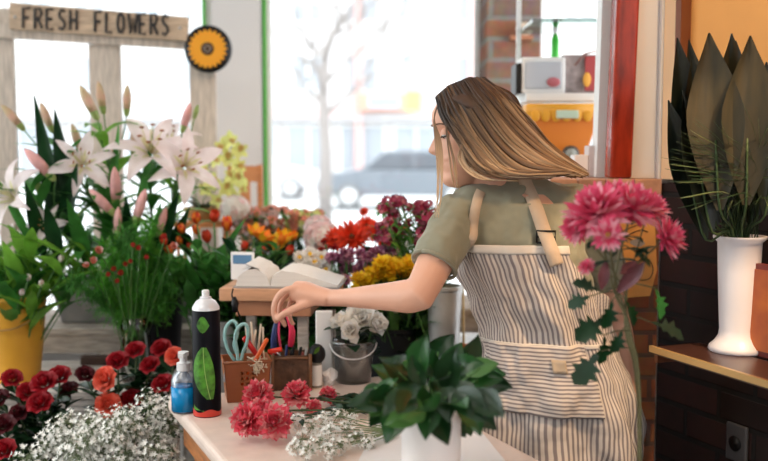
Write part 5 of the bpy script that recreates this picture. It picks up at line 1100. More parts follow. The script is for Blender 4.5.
for i, (px, py, Y, s, bl, f, lb_) in enumerate((
    (598,216,1.63,1.06,mg[0],(-.45,-.55,.75),'big magenta-pink chrysanthemum against the shirt sleeve'),
    (631,212,1.68,1.0,mg[1],(.2,-.5,.9),'big magenta-pink chrysanthemum at the top of the bunch before the brick pier'),
    (607,236,1.58,.72,ms_,(-.1,-.95,.35),'small open pink chrysanthemum hanging lowest over the orange poster'),
    (664,239,1.66,.74,mg[1],(.75,-.45,.35),'pink chrysanthemum turned sideways before the dark brick wall'),
    (580,228,1.64,.62,mg[0],(-.8,-.5,.3),'pink chrysanthemum bloom reaching over the apron strap'),
    (588,268,1.62,.30,mg[1],(-.6,-.5,.6),'tiny pink chrysanthemum bud beside the apron edge'),
    (616,203,1.72,.80,mg[1],(-.1,-.4,.9),'pink chrysanthemum filling the gap between the two biggest blooms'),
    (648,210,1.70,.70,mg[0],(.5,-.4,.7),'middle-sized pink chrysanthemum behind the top bloom'))):
    h = at(px, py, Y); base = cb_ + Vector((R.uniform(-.02,.02), R.uniform(-.02,.02), .02))
    t = thing('chrysanthemum', lb_, 'chrysanthemum', base, 'pink chrysanthemums in the floor vase'); g = at(641 - i*.4, 440, 1.66 + .002*i); g2 = at(630 - i*.7, 330, 1.655 + .002*i)
    pts = catmull([Vector((0,0,0)), g-base, g2-base, hub + Vector((.004*i-.01,0,0)) - base, h-base], 6); b = MB(); b.tube(pts, .0019 if i < 4 else .0013, 6); b.build('stem', stemc, t)
    o = link('bloom', bl, t, h-base); o.rotation_mode = 'QUATERNION'; o.rotation_quaternion = Vector(f).normalized().to_track_quat('Z','Y'); o.scale = (s*1.14,)*3
    if i < 4:
        b = MB(); 
        for k in range(3):
            p = pts[-4 + k]; T_ = radial(R.uniform(0,6), R.uniform(-.2,.6)); T_.translation = p; b.petal(T_, .045, .022, -.7, .1, tip=.8, fold=.2)
        b.build('foliage', leafb, t)
def lobed(b, T, L, W, m=None):
    """chrysanthemum leaf with lobes"""
    out = [(0,0),(.12,.16),(.10,.34),(.42,.40),(.24,.52),(.50,.66),(.26,.74),(.30,.90),(0,1.06)]
    pts = out + [(-x, y) for x, y in out[-2:0:-1]]; n = len(pts); V_ = []
    for x, y in pts: V_.append(T @ Vector((x*W, y*L, -.25*L*y*y + .12*W*abs(x)*2)))
    mid = [T @ Vector((0, y*L, -.25*L*y*y)) for y in (.05,.34,.55,.78,1.0)]
    cen = T @ Vector((0, .5*L, -.0625*L)); b.add(V_ + [cen], [(i, (i+1) % n, n) for i in range(n)], m)
for i, (px, py, Y, ang, L_, m_) in enumerate(((606,318,1.63,-150,.075,leafd),(598,352,1.62,-125,.080,leafb),(650,322,1.66,-15,.075,leafb),(612,300,1.62,-100,.06,leafd),(655,288,1.66,-70,.065,leafg),(625,300,1.62,-60,.055,leafd),(600,292,1.64,150,.06,leafb),(622,330,1.62,-110,.05,leafd),(632,250,1.66,-30,.05,leafd),(590,296,1.66,200,.05,leafb),(604,335,1.63,-90,.06,leafd))):
    p = at(px, py, Y); st = at(630 if py > 300 else 620, py - 4, 1.655)
    t = thing('chrysanthemum_leaf', 'lobed green leaf on the tall pink chrysanthemum stems', 'leaf', st, 'leaves on the chrysanthemum stems'); d = Vector((math.cos(rad(ang)), -.25, math.sin(rad(ang))))
    b = MB(); b.tube([(0,0,0), (p-st)*.5+Vector((0,0,.004)), p-st], .0012, 5); b.build('stalk', stemc, t)
    b = MB(); lobed(b, basis(p-st, d, (.5,-.5,.7)), L_*.8, L_*.72); b.build('blade', m_, t, smooth=True)
for i, (x0,y0,x1,y1,w) in enumerate(((618,292,646,260,.026),(606,262,600,292,.02),(636,262,618,276,.02))):
    a, e = at(x0,y0,1.62), at(x1,y1,1.60); t = thing('bronze_leaf', 'curled purple-brown leaf across the chrysanthemum stems', 'leaf', a, 'purple-brown leaves among the chrysanthemums')
    b = MB(); b.petal(basis((0,0,0), e-a, (0,-1,.4)), (e-a).length, w, .3, .5, tip=.6, nl=7, nw=2); b.build('blade', mat('leaf_bronze', (0.13,0.035,0.045), .45, var=.5, scale=30), t)

# ================================================================== THE FLORIST
PY = 2.22
def hx(px, Y=PY): return (px-384)/F_PX*Y
def evalmesh(o, name):
    dg = bpy.context.evaluated_depsgraph_get(); dg.update(); me = bpy.data.meshes.new_from_object(o.evaluated_get(dg)); me.name = name; bpy.data.objects.remove(o); return me
def remesh(b, name, m, parent, vox, smooth=2, disp=0.0, dscale=.06):
    o = b.build(name + '_src', m); md = o.modifiers.new('r', 'REMESH'); md.mode = 'VOXEL'; md.voxel_size = vox; md.use_smooth_shade = True
    s = o.modifiers.new('s', 'SMOOTH'); s.iterations = smooth; s.factor = .5
    if disp:
        tx = bpy.data.textures.new(name, 'CLOUDS'); tx.noise_scale = dscale; d = o.modifiers.new('d', 'DISPLACE'); d.texture = tx; d.strength = disp; d.mid_level = .5
    me = evalmesh(o, name); me.materials.clear(); me.materials.append(m); me.polygons.foreach_set('use_smooth', [True]*len(me.polygons)); return link(name, me, parent)
person = thing('person', 'long-haired person in a green shirt and striped apron, arm stretched over the table', 'person', (.40, 2.25, 0)); PL = Vector(person.location)
YAW = rad(-14)    # torso turned a little to its own right
FWD = Vector((math.sin(YAW), -math.cos(YAW), 0)); SIDE = Vector((math.cos(YAW), math.sin(YAW), 0))
TR = [ # z, centre px, half width, half depth, centre Y
 (.06, 563, .150, .085, 2.26), (.45, 563, .155, .10, 2.26), (.62, 563, .162, .115, 2.26), (.78, 562, .170, .120, 2.25), (.86, 561, .168, .118, 2.25), (.97, 556, .158, .108, 2.24), (1.03, 551, .143, .098, 2.235), (1.09, 546, .136, .094, 2.23), (1.16, 536, .138, .100, 2.225),
 (1.23, 526, .143, .112, 2.22), (1.28, 519, .146, .115, 2.22), (1.33, 513, .148, .102, 2.22), (1.37, 509, .140, .085, 2.22), (1.395, 505, .115, .068, 2.215), (1.42, 502, .070, .055, 2.21)]
def tor(z):
    z = max(TR[0][0], min(TR[-1][0], z))
    for a, c in zip(TR, TR[1:]):
        if z <= c[0]:
            q = (z - a[0])/(c[0]-a[0]); q = q*q*(3-2*q)*.5 + q*.5
            return Vector((hx(a[1]+(c[1]-a[1])*q), a[4]+(c[4]-a[4])*q, z)), a[2]+(c[2]-a[2])*q, a[3]+(c[3]-a[3])*q
def tpt(z, ang, off=0.0):
    c, w, d = tor(z); s_, co = math.sin(ang), math.cos(ang)
    return c + SIDE*(math.copysign(abs(s_)**.85, s_)*(w+off)) + FWD*(math.copysign(abs(co)**.85, co)*(d+off)) - PL
skin = mat('skin', (0.74, 0.40, 0.275), .5, var=.05, scale=6)
# --- joints
def W(px, py, Y): return at(px, py, Y) - PL
shR, elR, wrR = W(460, 212, 2.17), W(419, 296, 2.05), W(331, 298, 2.25)
shL, elL, wrL = W(583, 210, 2.27), W(614, 318, 2.34), W(630, 402, 2.33)
b = MB()
# torso, hips and legs
b.grid([[tpt(z, 2*PI*j/20, -.016) for j in range(20)] for z in [.80+.04*k for k in range(16)]], None, True, True)
for sx_ in (-1, 1):
    hp_ = Vector((hx(562),2.25,.82)) + SIDE*.082*sx_ - PL; kn = Vector((hx(563),2.24,.46)) + SIDE*.085*sx_ - PL; an = Vector((hx(563),2.28,.09)) + SIDE*.09*sx_ - PL
    b.tube([hp_ + Vector((0,0,.06)), hp_, (hp_+kn)/2, kn, (kn*.6+an*.4), an, an - Vector((0,0,.05))], [.085,.086,.074,.054,.056,.036,.036], 14)
    b.tube([an + Vector((0,.03,-.05)), an + FWD*.06 + Vector((0,0,-.055)), an + FWD*.15 + Vector((0,0,-.065))], [.036,.036,.022], 12, flat=.75)
# shoulders, neck
b.tube([shR, tor(1.355)[0]-PL, shL], [.048,.075,.048], 14)
NB, NT = W(503, 205, 2.225), W(478, 168, 2.215)
b.tube([NB + Vector((0,0,-.05)), NB, (NB+NT)/2, NT, NT + Vector((-.01,0,.03))], [.075,.056,.050,.050,.048], 16)
# arms
b.tube(catmull([shR, shR.lerp(elR,.5), elR], 4) + catmull([elR, elR.lerp(wrR,.28), elR.lerp(wrR,.65), wrR], 4)[1:], [.048,.048,.047,.045,.043,.041,.039,.037,.036, .037,.037,.035,.033,.031,.029,.027,.025,.023,.0215,.0205,.020], 16)
b.tube(catmull([shL, shL.lerp(elL,.5), elL], 4) + catmull([elL, elL.lerp(wrL,.3), elL.lerp(wrL,.7), wrL], 4)[1:], [.048,.048,.047,.046,.045,.043,.041,.039,.038, .039,.040,.039,.037,.034,.031,.028,.026,.025,.024,.024], 16)
# reaching hand
HY = 2.295
def fing(pts, r0, r1): b.tube(catmull(pts, 3), [r0 + (r1-r0)*i/(3*(len(pts)-1)) for i in range(3*(len(pts)-1)+1)], 10); b.ball(pts[-1], r1*1.02, n=10, k=6)
b.tube([wrR, W(318,296,2.265), W(305,293,2.28), W(294,291,2.288)], [.0205,.024,.029,.026], 14, flat=1.25, upv=(0,1,0))
fing([W(300,289,2.262), W(286,290,2.258), W(277,299,2.262), W(274,311,2.268), W(275,318,2.272)], .0098, .0070)
fing([W(300,289,2.28), W(286,290,2.283), W(276,300,2.287), W(274,313,2.290), W(276,321,2.290)], .0098, .0072)
fing([W(302,290,2.300), W(288,293,2.308), W(280,305,2.312), W(281,317,2.308), W(285,325,2.302)], .0092, .0068)
fing([W(305,292,2.314), W(294,297,2.322), W(289,308,2.324), W(290,318,2.320), W(293,324,2.314)], .0082, .0060)
fing([W(318,300,2.255), W(306,304,2.250), W(294,309,2.252), W(284,314,2.258), W(278,319,2.264)], .0125, .0078)
# resting hand
hd_ = (wrL - elL).normalized()
b.tube([wrL, wrL + hd_*.04, wrL + hd_*.085], [.023,.030,.026], 12, flat=.6, upv=(1,0,0))
for k in range(4):
    s = wrL + hd_*.075 + Vector((0,1,0))*(.018*(k-1.5)); fing([s, s + hd_*.035, s + hd_*(.062 - .004*abs(k-1)) + Vector((-.008,0,0)), s + hd_*(.078-.004*abs(k-1)) + Vector((-.018,0,0))], .0088, .0066)
s = wrL + hd_*.03 + Vector((0,-.02,0)); fing([s, s + hd_*.02 + Vector((0,-.022,0)), s + hd_*.05 + Vector((-.005,-.028,0))], .011, .008)
# --- head
HC = W(473, 134, 2.20)
hf = Quaternion((0,0,1), rad(7)) @ Vector((-1, 0, 0)); hs = Vector((0, -1, 0)); hs = hs - hf*hs.dot(hf); hs.normalize(); hup = Vector((0,0,1))
tq = Quaternion(hs, rad(-9)); 
if (tq @ hf).z > 0: tq = Quaternion(hs, rad(9))
hf = tq @ hf; hup = hup - hf*hup.dot(hf); hup.normalize(); hs = hup.cross(hf)
def H(f, s, z): return HC + hf*f + hs*s + hup*z
def lerp_tab(tab, z):
    if z <= tab[0][0]: return tab[0][1]
    for a, c in zip(tab, tab[1:]):
        if z <= c[0]: q = (z-a[0])/(c[0]-a[0]); return a[1]+(c[1]-a[1])*q
    return tab[-1][1]
FT = [(-.116,.055),(-.110,.076),(-.100,.085),(-.088,.087),(-.076,.081),(-.066,.085),(-.058,.087),(-.052,.083),(-.045,.089),(-.036,.084),(-.02,.084),(0,.082),(.014,.079),(.028,.086),(.045,.089),(.062,.086),(.08,.073),(.095,.053),(.107,.028),(.113,.0)]
BT = [(-.116,.02),(-.100,.0),(-.085,-.02),(-.06,-.05),(-.03,-.082),(0,-.096),(.04,-.100),(.07,-.089),(.09,-.066),(.105,-.035),(.113,0)]
WT = [(-.116,.014),(-.108,.026),(-.09,.040),(-.07,.051),(-.045,.059),(-.01,.066),(.03,.071),(.06,.069),(.085,.053),(.102,.030),(.113,.002)]
NOSE = [(-.040,0),(-.034,.012),(-.028,.024),(-.020,.0265),(-.010,.020),(.002,.013),(.014,.006),(.022,.001),(.03,0)]
rows = []; n = 56
for i in range(60):
    z = -.116 + .229*i/59; f = lerp_tab(FT, z); bk_ = lerp_tab(BT, z); w = lerp_tab(WT, z); c0 = (f+bk_)/2; r_ = []
    for j in range(n):
        a = 2*PI*j/n; sa, ca = math.sin(a), math.cos(a)
        fx = c0 + (f-c0)*math.copysign(abs(ca)**.9, ca); sy = w*math.copysign(abs(sa)**.9, sa)
        if ca > 0:
            nz_ = lerp_tab(NOSE, z); wd = .010 + (.006 if -.036 < z < -.018 else 0); fx += nz_*math.exp(-(sy/wd)**2)
            fx -= .009*math.exp(-((abs(sy)-.031)/.013)**2 - ((z-.012)/.012)**2)
            fx += .003*math.exp(-((abs(sy)-.028)/.018)**2 - ((z-.030)/.007)**2)
        r_.append(H(fx, sy, z))
    rows.append(r_)
b.grid(rows, None, True, True)
for s_ in (-1, 1):
    b.ball(H(-.012, .070*s_, -.002), .020, sc=(.62,.35,1.45), n=12, k=8, rot=Matrix((hf, hs, hup)).transposed())
body = remesh(b, 'body', skin, person, .0042, 3)
eyew = mat('eye_white', (0.75,0.72,0.68), .2); eyed = mat('eye_dark', (0.06,0.035,0.02), .15)
for s_ in (-1, 1):
    b = MB(); b.ball(H(.0665, .031*s_, .011), .0115, n=16, k=10); b.build('eyeball', eyew, person)
    b = MB(); b.ball(H(.0662, .031*s_, .0135), .0124, n=16, k=10); b.build('eyelid', skin, person)
    b = MB(); b.ball(H(.0725, .031*s_, .006), .0055, n=12, k=8); b.build('iris', eyed, person)
    b = MB(); b.tube(catmull([H(.068,.045*s_,.006), H(.0785,.037*s_,.0045), H(.0795,.028*s_,.0045), H(.075,.019*s_,.006)], 4), .0016, 6); b.build('eyelash', mat('lash', (0.03,0.02,0.015), .7), person)
    b = MB(); b.tube(catmull([H(.066,.048*s_,.030), H(.079,.038*s_,.035), H(.0865,.024*s_,.034), H(.0875,.014*s_,.031)], 4), [.001]+[.0025]*11+[.0012], 6, flat=.6); b.build('eyebrow', mat('brow', (0.16,0.09,0.05), .8), person)
b = MB(); b.tube(catmull([H(.074,-.024,-.052), H(.085,-.012,-.046), H(.089,0,-.0475), H(.085,.012,-.046), H(.074,.024,-.052)], 4), [.001]+[.0045]*15+[.001], 8, flat=.7)
b.tube(catmull([H(.074,-.022,-.053), H(.083,-.010,-.0575), H(.0865,0,-.058), H(.083,.010,-.0575), H(.074,.022,-.053)], 4), [.001]+[.0048]*15+[.001], 8, flat=.8); b.build('lips', mat('lips', (0.58,0.20,0.17), .4), person)
# --- hair: a scalp shell under long tapering locks swept over the left shoulder
hairm = bpy.data.materials.new('hair'); hairm.use_nodes = True
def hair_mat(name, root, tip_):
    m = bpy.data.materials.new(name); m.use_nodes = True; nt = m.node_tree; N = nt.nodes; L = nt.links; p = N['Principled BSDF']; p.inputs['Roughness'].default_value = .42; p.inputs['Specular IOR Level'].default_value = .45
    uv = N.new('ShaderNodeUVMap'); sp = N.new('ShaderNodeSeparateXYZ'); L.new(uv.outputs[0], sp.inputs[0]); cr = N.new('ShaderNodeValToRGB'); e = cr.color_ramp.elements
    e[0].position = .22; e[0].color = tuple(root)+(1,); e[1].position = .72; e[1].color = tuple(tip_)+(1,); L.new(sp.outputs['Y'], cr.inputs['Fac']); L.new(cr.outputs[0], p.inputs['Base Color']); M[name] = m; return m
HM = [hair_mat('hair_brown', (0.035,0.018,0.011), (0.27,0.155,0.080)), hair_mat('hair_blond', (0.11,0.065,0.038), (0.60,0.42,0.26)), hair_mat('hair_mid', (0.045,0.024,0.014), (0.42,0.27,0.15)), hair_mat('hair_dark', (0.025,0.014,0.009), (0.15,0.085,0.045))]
bpy.data.materials.remove(hairm)
hair_root = MB()
rows = []
for i in range(26):
    z = -.02 + .139*i/25; f = lerp_tab(FT, z-.004); bk_ = lerp_tab(BT, z-.004); w = lerp_tab(WT, z-.004); c0 = (f+bk_)/2; r_ = []
    for j in range(40):
        a = 2*PI*j/40; sa, ca = math.sin(a), math.cos(a); hl = .100 # hairline: no shell over the face
        fo = .008
        fx = c0 + (f-c0+fo)*ca; sy = (w+fo)*sa
        if ca > .0 and z < hl: fx = min(fx, -.006 + .085*max(0, z/hl)**2.2)
        r_.append(H(fx, sy, z))
    rows.append(r_)
hair_root.grid(rows, None, True, True)
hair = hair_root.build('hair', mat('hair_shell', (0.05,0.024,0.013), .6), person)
def outside(p):
    d = p - HC; f, s, z = d.dot(hf) + .005, d.dot(hs), d.dot(hup); q = 1 - (f/.101)**2 - (z/.121)**2
    if q > 0:
        sm = .081*math.sqrt(q)
        if 0 > s - sm and s > -.02: s = sm + rnd(.002)
        return HC + hf*(f-.005) + hs*s + hup*z
    return p
locks = {k: (MB(), []) for k in range(4)}
def lock(pts, r, k, flat=.35, up=None):
    P_ = catmull(pts, 5); n_ = len(P_); b_, uvs = locks[k]
    rs = [r*(.55 + .45*min(1, i/(n_*.15)))*(1 - .75*max(0, (i/(n_-1)-.72)/.28)) for i in range(n_)]
    b_.tube(P_, rs, 6, flat=flat, upv=up or (0,-1,0)); uvs += [i/(n_-1) for i in range(n_) for _ in range(6)]
RH = random.Random(11)
def rnd(s): return RH.uniform(-s, s)

# near side: t=0 outer contour, t=1 front contour
OUT = [((484,78),2.20),((506,95),2.17),((529,121),2.15),((552,147),2.17),((584,172),2.20)]
MID = [((468,78),2.165),((490,106),2.125),((516,140),2.115),((546,160),2.125),((580,174),2.14)]
INN = [((448,86),2.165),((462,114),2.125),((484,150),2.110),((512,172),2.095),((566,172),2.12)]
FRO = [((436,97),2.175),((443,119),2.140),((462,143),2.122),((484,172),2.10),((535,178),2.11)]
def path(q, dpt):
    G = [OUT, MID, INN, FRO]; f = q*3; j = min(int(f), 2); f -= j; res = []
    for a, c in zip(G[j], G[j+1]):
        px = a[0][0]*(1-f)+c[0][0]*f; py = a[0][1]*(1-f)+c[0][1]*f; Y = a[1]*(1-f)+c[1]*f; res.append((px, py, Y + dpt))
    return res
for i in range(420):
    q = (i % 140)/139 ; dp = rnd(.006) + .010*(i // 140); p = path(min(1, max(0, q + rnd(.02))), dp); o1, o2 = rnd(4), rnd(5)
    pts = [W(px + (o1*(j > 1)) + o2*(j/4), py + rnd(.8) + o1*.6*(j > 2), Y) for j, (px, py, Y) in enumerate(p)]
    pts = [outside(p_) for p_ in catmull(pts, 3)]
    u_ = RH.random()
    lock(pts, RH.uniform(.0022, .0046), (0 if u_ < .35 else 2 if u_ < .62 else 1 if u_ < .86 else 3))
# back and far side
for i in range(120):
    a = PI*(.5 + 1.0*(i % 60)/59); s_ = math.cos(a); top = H(-.01 + rnd(.03), rnd(.012), .117)
    sd = -abs(math.sin((i % 60)/59*PI*.5 + .1)); far = (i % 60)/59
    p1 = H(-.03 - .075*(1-far), -.078*far, .06 + rnd(.01)); p2 = H(-.055 - .055*(1-far), -.080*far - .01, -.03); p3 = H(-.10 - rnd(.02), -.055*far, -.10); p4 = W(540 + rnd(10), 160 + rnd(6), 2.24 + .05*far); p5 = W(575 + rnd(8), 174 + rnd(4), 2.25 + .05*far)
    if i >= 60: p3 = H(-.07, -.075*far, -.10); p4 = W(512 + rnd(12), 200 + rnd(8), 2.32); p5 = W(520 + rnd(14), 232 + rnd(14), 2.345)
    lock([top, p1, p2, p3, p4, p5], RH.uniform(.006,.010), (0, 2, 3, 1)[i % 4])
# strands over the temple and in front of the face
for i in range(16):
    lock([H(.045, .02, .107), H(.062, .062 + rnd(.004), .055), H(.034 + rnd(.006), .078, .0), W(462 + rnd(4), 160, 2.115), W(482 + rnd(6), 178, 2.10), W(512 + rnd(8), 181, 2.10)], .0026, (0,1,2,1)[i % 4])
for i in range(7):
    x = 439 + rnd(3); lock([H(.060, .012, .098), H(.090, .040, .050), W(x-1, 140, 2.135), W(x + 1, 165, 2.12), W(x + 1 + rnd(2), 195, 2.11), W(x - 2 + rnd(4), 218, 2.11)], .0014, 1)
for i in range(3):
    x = 452 + rnd(3); lock([H(.050, .03, .10), H(.07, .06, .03), W(x, 160, 2.12), W(x+2, 176, 2.11), W(x+4+rnd(3), 190, 2.11)], .0018, 2)
for k, (b_, uvs) in locks.items():
    o = b_.build('lock', HM[k], hair); me = o.data; ul = me.uv_layers.new(name='UVMap')
    vals = [0.0]*(2*len(me.loops)); 
    for li, lp in enumerate(me.loops): vals[2*li] = .5; vals[2*li+1] = uvs[lp.vertex_index]
    ul.data.foreach_set('uv', vals)
# --- T-shirt
shirt = mat('shirt_olive', (0.255, 0.245, 0.175), .9, var=.08, scale=6, sheen=.2)
b = MB(); b.grid([[tpt(z, 2*PI*j/24, .004) for j in range(24)] for z in [.93, .98, 1.03, 1.08, 1.13, 1.18, 1.23, 1.27, 1.31, 1.345, 1.365, 1.38]], None, True, True)
b.tube([shR + Vector((0,0,.002)), (tor(1.36)[0]-PL), shL + Vector((0,0,.004))], [.053,.080,.056], 16)
sR = shR.lerp(elR, .64); sL = shL.lerp(elL, .66)
b.tube([shR + Vector((.02,0,.0)), shR, shR.lerp(elR,.25), shR.lerp(elR,.48), sR], [.048,.051,.052,.053,.051], 18)
b.tube([shL - Vector((.02,0,0)), shL, shL.lerp(elL,.3), sL], [.055,.060,.062,.060], 18)
b.tube([NB + Vector((0,0,-.06)), NB + Vector((0,0,-.022)), NB + Vector((-.004,0,-.006))], [.105,.082,.066], 20)
tshirt = remesh(b, 't_shirt', shirt, person, .0055, 3, .024, .06)
from mathutils.bvhtree import BVHTree
_me = tshirt.data; _bv = BVHTree.FromPolygons([v.co.copy() for v in _me.vertices], [tuple(p.vertices) for p in _me.polygons])
def on_shirt(px, py, off):
    o_ = Vector((0,0,CAM_Z)) - PL; d_ = (W(px, py, 2.2) - o_).normalized(); h_ = _bv.ray_cast(o_, d_)[0]
    return (h_ - d_*off) if h_ is not None else W(px, py, 2.12)
b = MB(); ax = (NT - NB).normalized(); e1_ = ax.orthogonal().normalized(); e2_ = ax.cross(e1_); cN = NB + Vector((-.004,0,-.004))
b.tube([cN + (e1_*math.cos(2*PI*k/24) + e2_*math.sin(2*PI*k/24))*.0655 for k in range(25)], .005, 8); b.build('collar', shirt, person)
dirR = (elR - shR).normalized(); e1_ = dirR.orthogonal().normalized(); e2_ = dirR.cross(e1_)
b = MB(); b.tube([sR + (e1_*math.cos(2*PI*k/24) + e2_*math.sin(2*PI*k/24))*.0510 for k in range(25)], .0045, 8); b.build('sleeve_hem', shirt, person)
# --- trousers and shoes
b = MB(); denim = mat('trousers', (0.03,0.035,0.05), .85, var=.2, scale=12)
b.grid([[tpt(z, 2*PI*j/20, .0) for j in range(20)] for z in (.78,.84,.90,.96)], None, True, True)
for sx_ in (-1, 1):
    hp_ = Vector((hx(562),2.25,.82)) + SIDE*.082*sx_ - PL; kn = Vector((hx(563),2.24,.46)) + SIDE*.085*sx_ - PL; an = Vector((hx(563),2.28,.12)) + SIDE*.09*sx_ - PL
    b.tube([hp_, (hp_+kn)/2, kn, (kn+an)/2, an], [.090,.084,.068,.062,.055], 16)
remesh(b, 'trousers', denim, person, .009, 2, .01, .08)
for sx_ in (-1, 1):
    an = Vector((hx(563),2.28,.045)) + SIDE*.09*sx_ - PL; b = MB(); b.tube([an + FWD*-.05, an, an + FWD*.10, an + FWD*.19], [.040,.050,.048,.030], 14, flat=.8)
    for v in b.v: v.z = max(v.z, 0.001)
    b.build('shoe', mat('shoe', (0.5,0.5,0.5), .6), person)
# --- apron
cl_, ln_ = (0.58, 0.51, 0.455), (0.23, 0.195, 0.195)
st_v = stripes('apron_stripe', cl_, ln_, 112); st_h = stripes('apron_stripe_across', cl_, ln_, 112, 'Y'); canvas = mat('apron_canvas', (0.52, 0.39, 0.28), .85, bump=.2, scale=60)
def cloth(name, m, parent, z0, z1, lo, hi, off, nz=40, na=40, rip=None, thick=.0018):
    b = MB(); rows = []; uvs = []
    for i in range(nz+1):
        z = z0 + (z1-z0)*i/nz; a0, a1 = lo(z), hi(z); r_ = []
        for j in range(na+1):
            a = a0 + (a1-a0)*j/na; o_ = off + (rip(z, a) if rip else 0); p = tpt(z, a, o_); r_.append(p); uvs.append(((a)*.150, z))
        rows.append(r_)
    b.grid(rows); o = b.build(name, m, parent); me = o.data; ul = me.uv_layers.new(name='UVMap'); vals = [0.0]*(2*len(me.loops))
    for li, lp in enumerate(me.loops): vals[2*li], vals[2*li+1] = uvs[lp.vertex_index]
    ul.data.foreach_set('uv', vals); md = o.modifiers.new('solid', 'SOLIDIFY'); md.thickness = thick; md.offset = 1; return o
def ss(x, a, c): 
    q = max(0, min(1, (x-a)/(c-a))); return q*q*(3-2*q)
def rip(z, a):
    k = 1 - ss(z, .80, 1.05); n1 = noise.noise(Vector((a*2.2, z*7, 3.1))); n2 = noise.noise(Vector((a*5, z*14, 9.7)))
    return .020*n1 + .011*n2 + .004*noise.noise(Vector((a*11 + z*14, z*22 - a*6, 2.2))) + .012*k*math.sin(a*7 + z*2) + .012*k
apr = cloth('apron', st_v, person, .52, 1.29, lambda z: rad(-118 + 62*ss(z, 1.06, 1.27)), lambda z: rad(128 - 86*ss(z, 1.06, 1.27)), .016, 90, 90, rip)
def rip2(z, a): return rip(z, a) + .004 + .004*noise.noise(Vector((a*8, z*30, 1.0)))
cloth('pocket', st_h, apr, .905, 1.062, lambda z: rad(-58), lambda z: rad(33), .0175, 40, 50, rip2)
cloth('label_patch', mat('patch_tan', (0.44,0.34,0.24), .8), apr, 1.005, 1.035, lambda z: rad(4), lambda z: rad(13), .0235, 4, 6, rip2)
cloth('bib_hem', mat('hem_stripe', (0.60,0.54,0.48), .9), apr, 1.272, 1.291, lambda z: rad(-57), lambda z: rad(43), .018, 4, 40, rip)
cloth('waist_seam', mat('hem_stripe', (0.6,0.54,0.48), .9), apr, 1.056, 1.066, lambda z: rad(-80), lambda z: rad(60), .0185, 3, 40, rip)
def ribbon(name, pts, w, m, parent, nrm=(0,-1,0), th=.0025):
    P_ = catmull(pts, 6); rows = []
    for i, p in enumerate(P_):
        d = (P_[min(i+1, len(P_)-1)] - P_[max(i-1, 0)]).normalized(); s = d.cross(Vector(nrm)).normalized()*w/2; rows.append([p - s, p, p + s])
    b = MB(); b.grid(rows); o = b.build(name, m, parent); md = o.modifiers.new('solid', 'SOLIDIFY'); md.thickness = th; md.offset = 0; return o
aL = tpt(1.285, rad(-46), .022); aR = tpt(1.285, rad(34), .022)
ribbon('strap', [aL - Vector((0,0,.015)), on_shirt(471,240,.012), on_shirt(473,226,.009), on_shirt(475,211,.009), on_shirt(478,198,.008), on_shirt(481,191,.004)], .022, canvas, apr)
ribbon('strap', [tpt(1.25, rad(27), .026), tpt(1.285, rad(26), .026), on_shirt(543,228,.012), on_shirt(537,210,.010), on_shirt(531,195,.008), on_shirt(526,184,.006), W(524,176,2.16)], .030, canvas, apr)
bc = on_shirt(546,237,.018); b = MB(); w_, h_ = .020, .013
fr_ = [bc + SIDE*x + Vector((0,0,z)) for x, z in ((-w_,-h_),(w_,-h_),(w_,h_),(-w_,h_),(-w_,-h_))]; b.tube(fr_, .0028, 6); b.tube([bc - SIDE*w_, bc + SIDE*w_], .0025, 6); b.build('buckle', black, apr)
ribbon('waist_tie', [tpt(1.05, rad(100), .020), tpt(1.05, rad(130), .018), tpt(1.05, rad(180), .018), tpt(1.05, rad(230), .018), tpt(1.05, rad(255), .020)], .022, canvas, apr, nrm=(0,0,1))

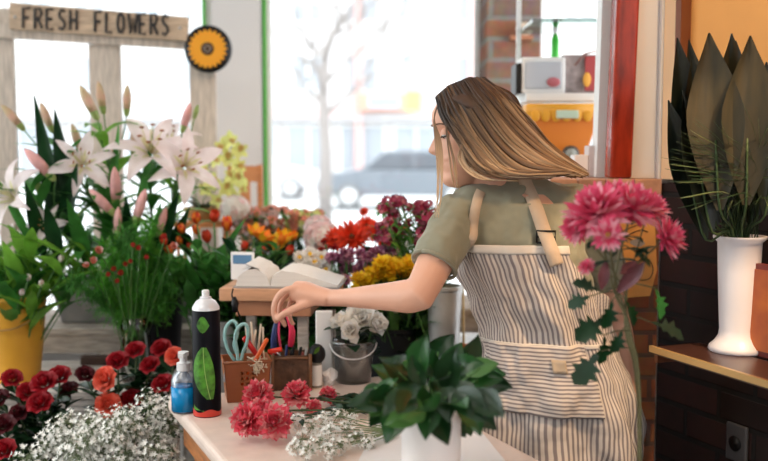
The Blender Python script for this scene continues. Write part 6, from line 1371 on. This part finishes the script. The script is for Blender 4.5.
# ================================================================== CAMERA AND LIGHT
cd = bpy.data.cameras.new('camera'); cam = link('camera', cd); cam.location = (0, 0, CAM_Z); cam.rotation_euler = (PI/2 - math.atan(TP), 0, 0)
cd.sensor_width = 36; cd.lens = F_PX/768*36; cd.dof.use_dof = True; cd.dof.focus_distance = 2.12; cd.dof.aperture_fstop = 2.2; cd.clip_start = .05; cd.clip_end = 300
SC.camera = cam
w = bpy.data.worlds.new('sky'); SC.world = w; w.use_nodes = True
bg = w.node_tree.nodes['Background']; bg.inputs[0].default_value = (0.93, 0.965, 1.0, 1); bg.inputs[1].default_value = 3.3
def area(name, loc, rot, sx_, sy_, pw, col):
    ld = bpy.data.lights.new(name, 'AREA'); ld.shape = 'RECTANGLE'; ld.size = sx_; ld.size_y = sy_; ld.energy = pw; ld.color = col
    o = link(name, ld); o.location = loc; o.rotation_euler = rot; return o
# unseen fill panels added under the ceiling to brighten the room
for i, (x, y, pw) in enumerate(((-1.6, .5, 19), (-.7, -.7, 6), (-1.4, 2.2, 6))):
    t = thing('fill_panel', ('square fill light panel added over the flower stands', 'square fill light panel added behind the viewer', 'square fill light panel added over the roses')[i], 'lamp', (x, y, 2.999)); b = MB(); b.box((-.42,-.42,-.03),(.42,.42,0)); b.build('housing', white, t, smooth=False)
    area('fill_light', (x, y, 2.96), (0, 0, 0), .8, .8, pw, (1.0, .93, .85))
# warm wall lamp that lights the orange wall
sp = bpy.data.lights.new('warm_lamp', 'SPOT'); sp.energy = 55; sp.color = (1.0, .62, .28); sp.spot_size = rad(75); sp.spot_blend = .6; sp.shadow_soft_size = .06
so = link('warm_lamp', sp); so.location = (.95, 1.15, 2.85); so.rotation_euler = (Vector((.85, 2.45, 1.85)) - Vector(so.location)).to_track_quat('-Z','Y').to_euler()
sn = bpy.data.lights.new('warm_spot', 'SPOT'); sn.energy = 90; sn.color = (1.0, .70, .42); sn.spot_size = rad(20); sn.spot_blend = .4; sn.shadow_soft_size = .02
so = link('warm_spot', sn); so.location = (1.10, 1.2, 2.5); so.rotation_euler = (Vector((.50, 2.2, 1.0)) - Vector(so.location)).to_track_quat('-Z','Y').to_euler()
SC.view_settings.view_transform = 'Standard'; SC.view_settings.look = 'None'; SC.view_settings.exposure = 0.45; SC.view_settings.gamma = 1.0; SC.view_settings.use_curve_mapping = False
SC.cycles.use_denoising = True; SC.cycles.max_bounces = 8; SC.cycles.transparent_max_bounces = 16; SC.cycles.diffuse_bounces = 4; SC.cycles.sample_clamp_indirect = 6.0; SC.cycles.caustics_reflective = False; SC.cycles.caustics_refractive = False
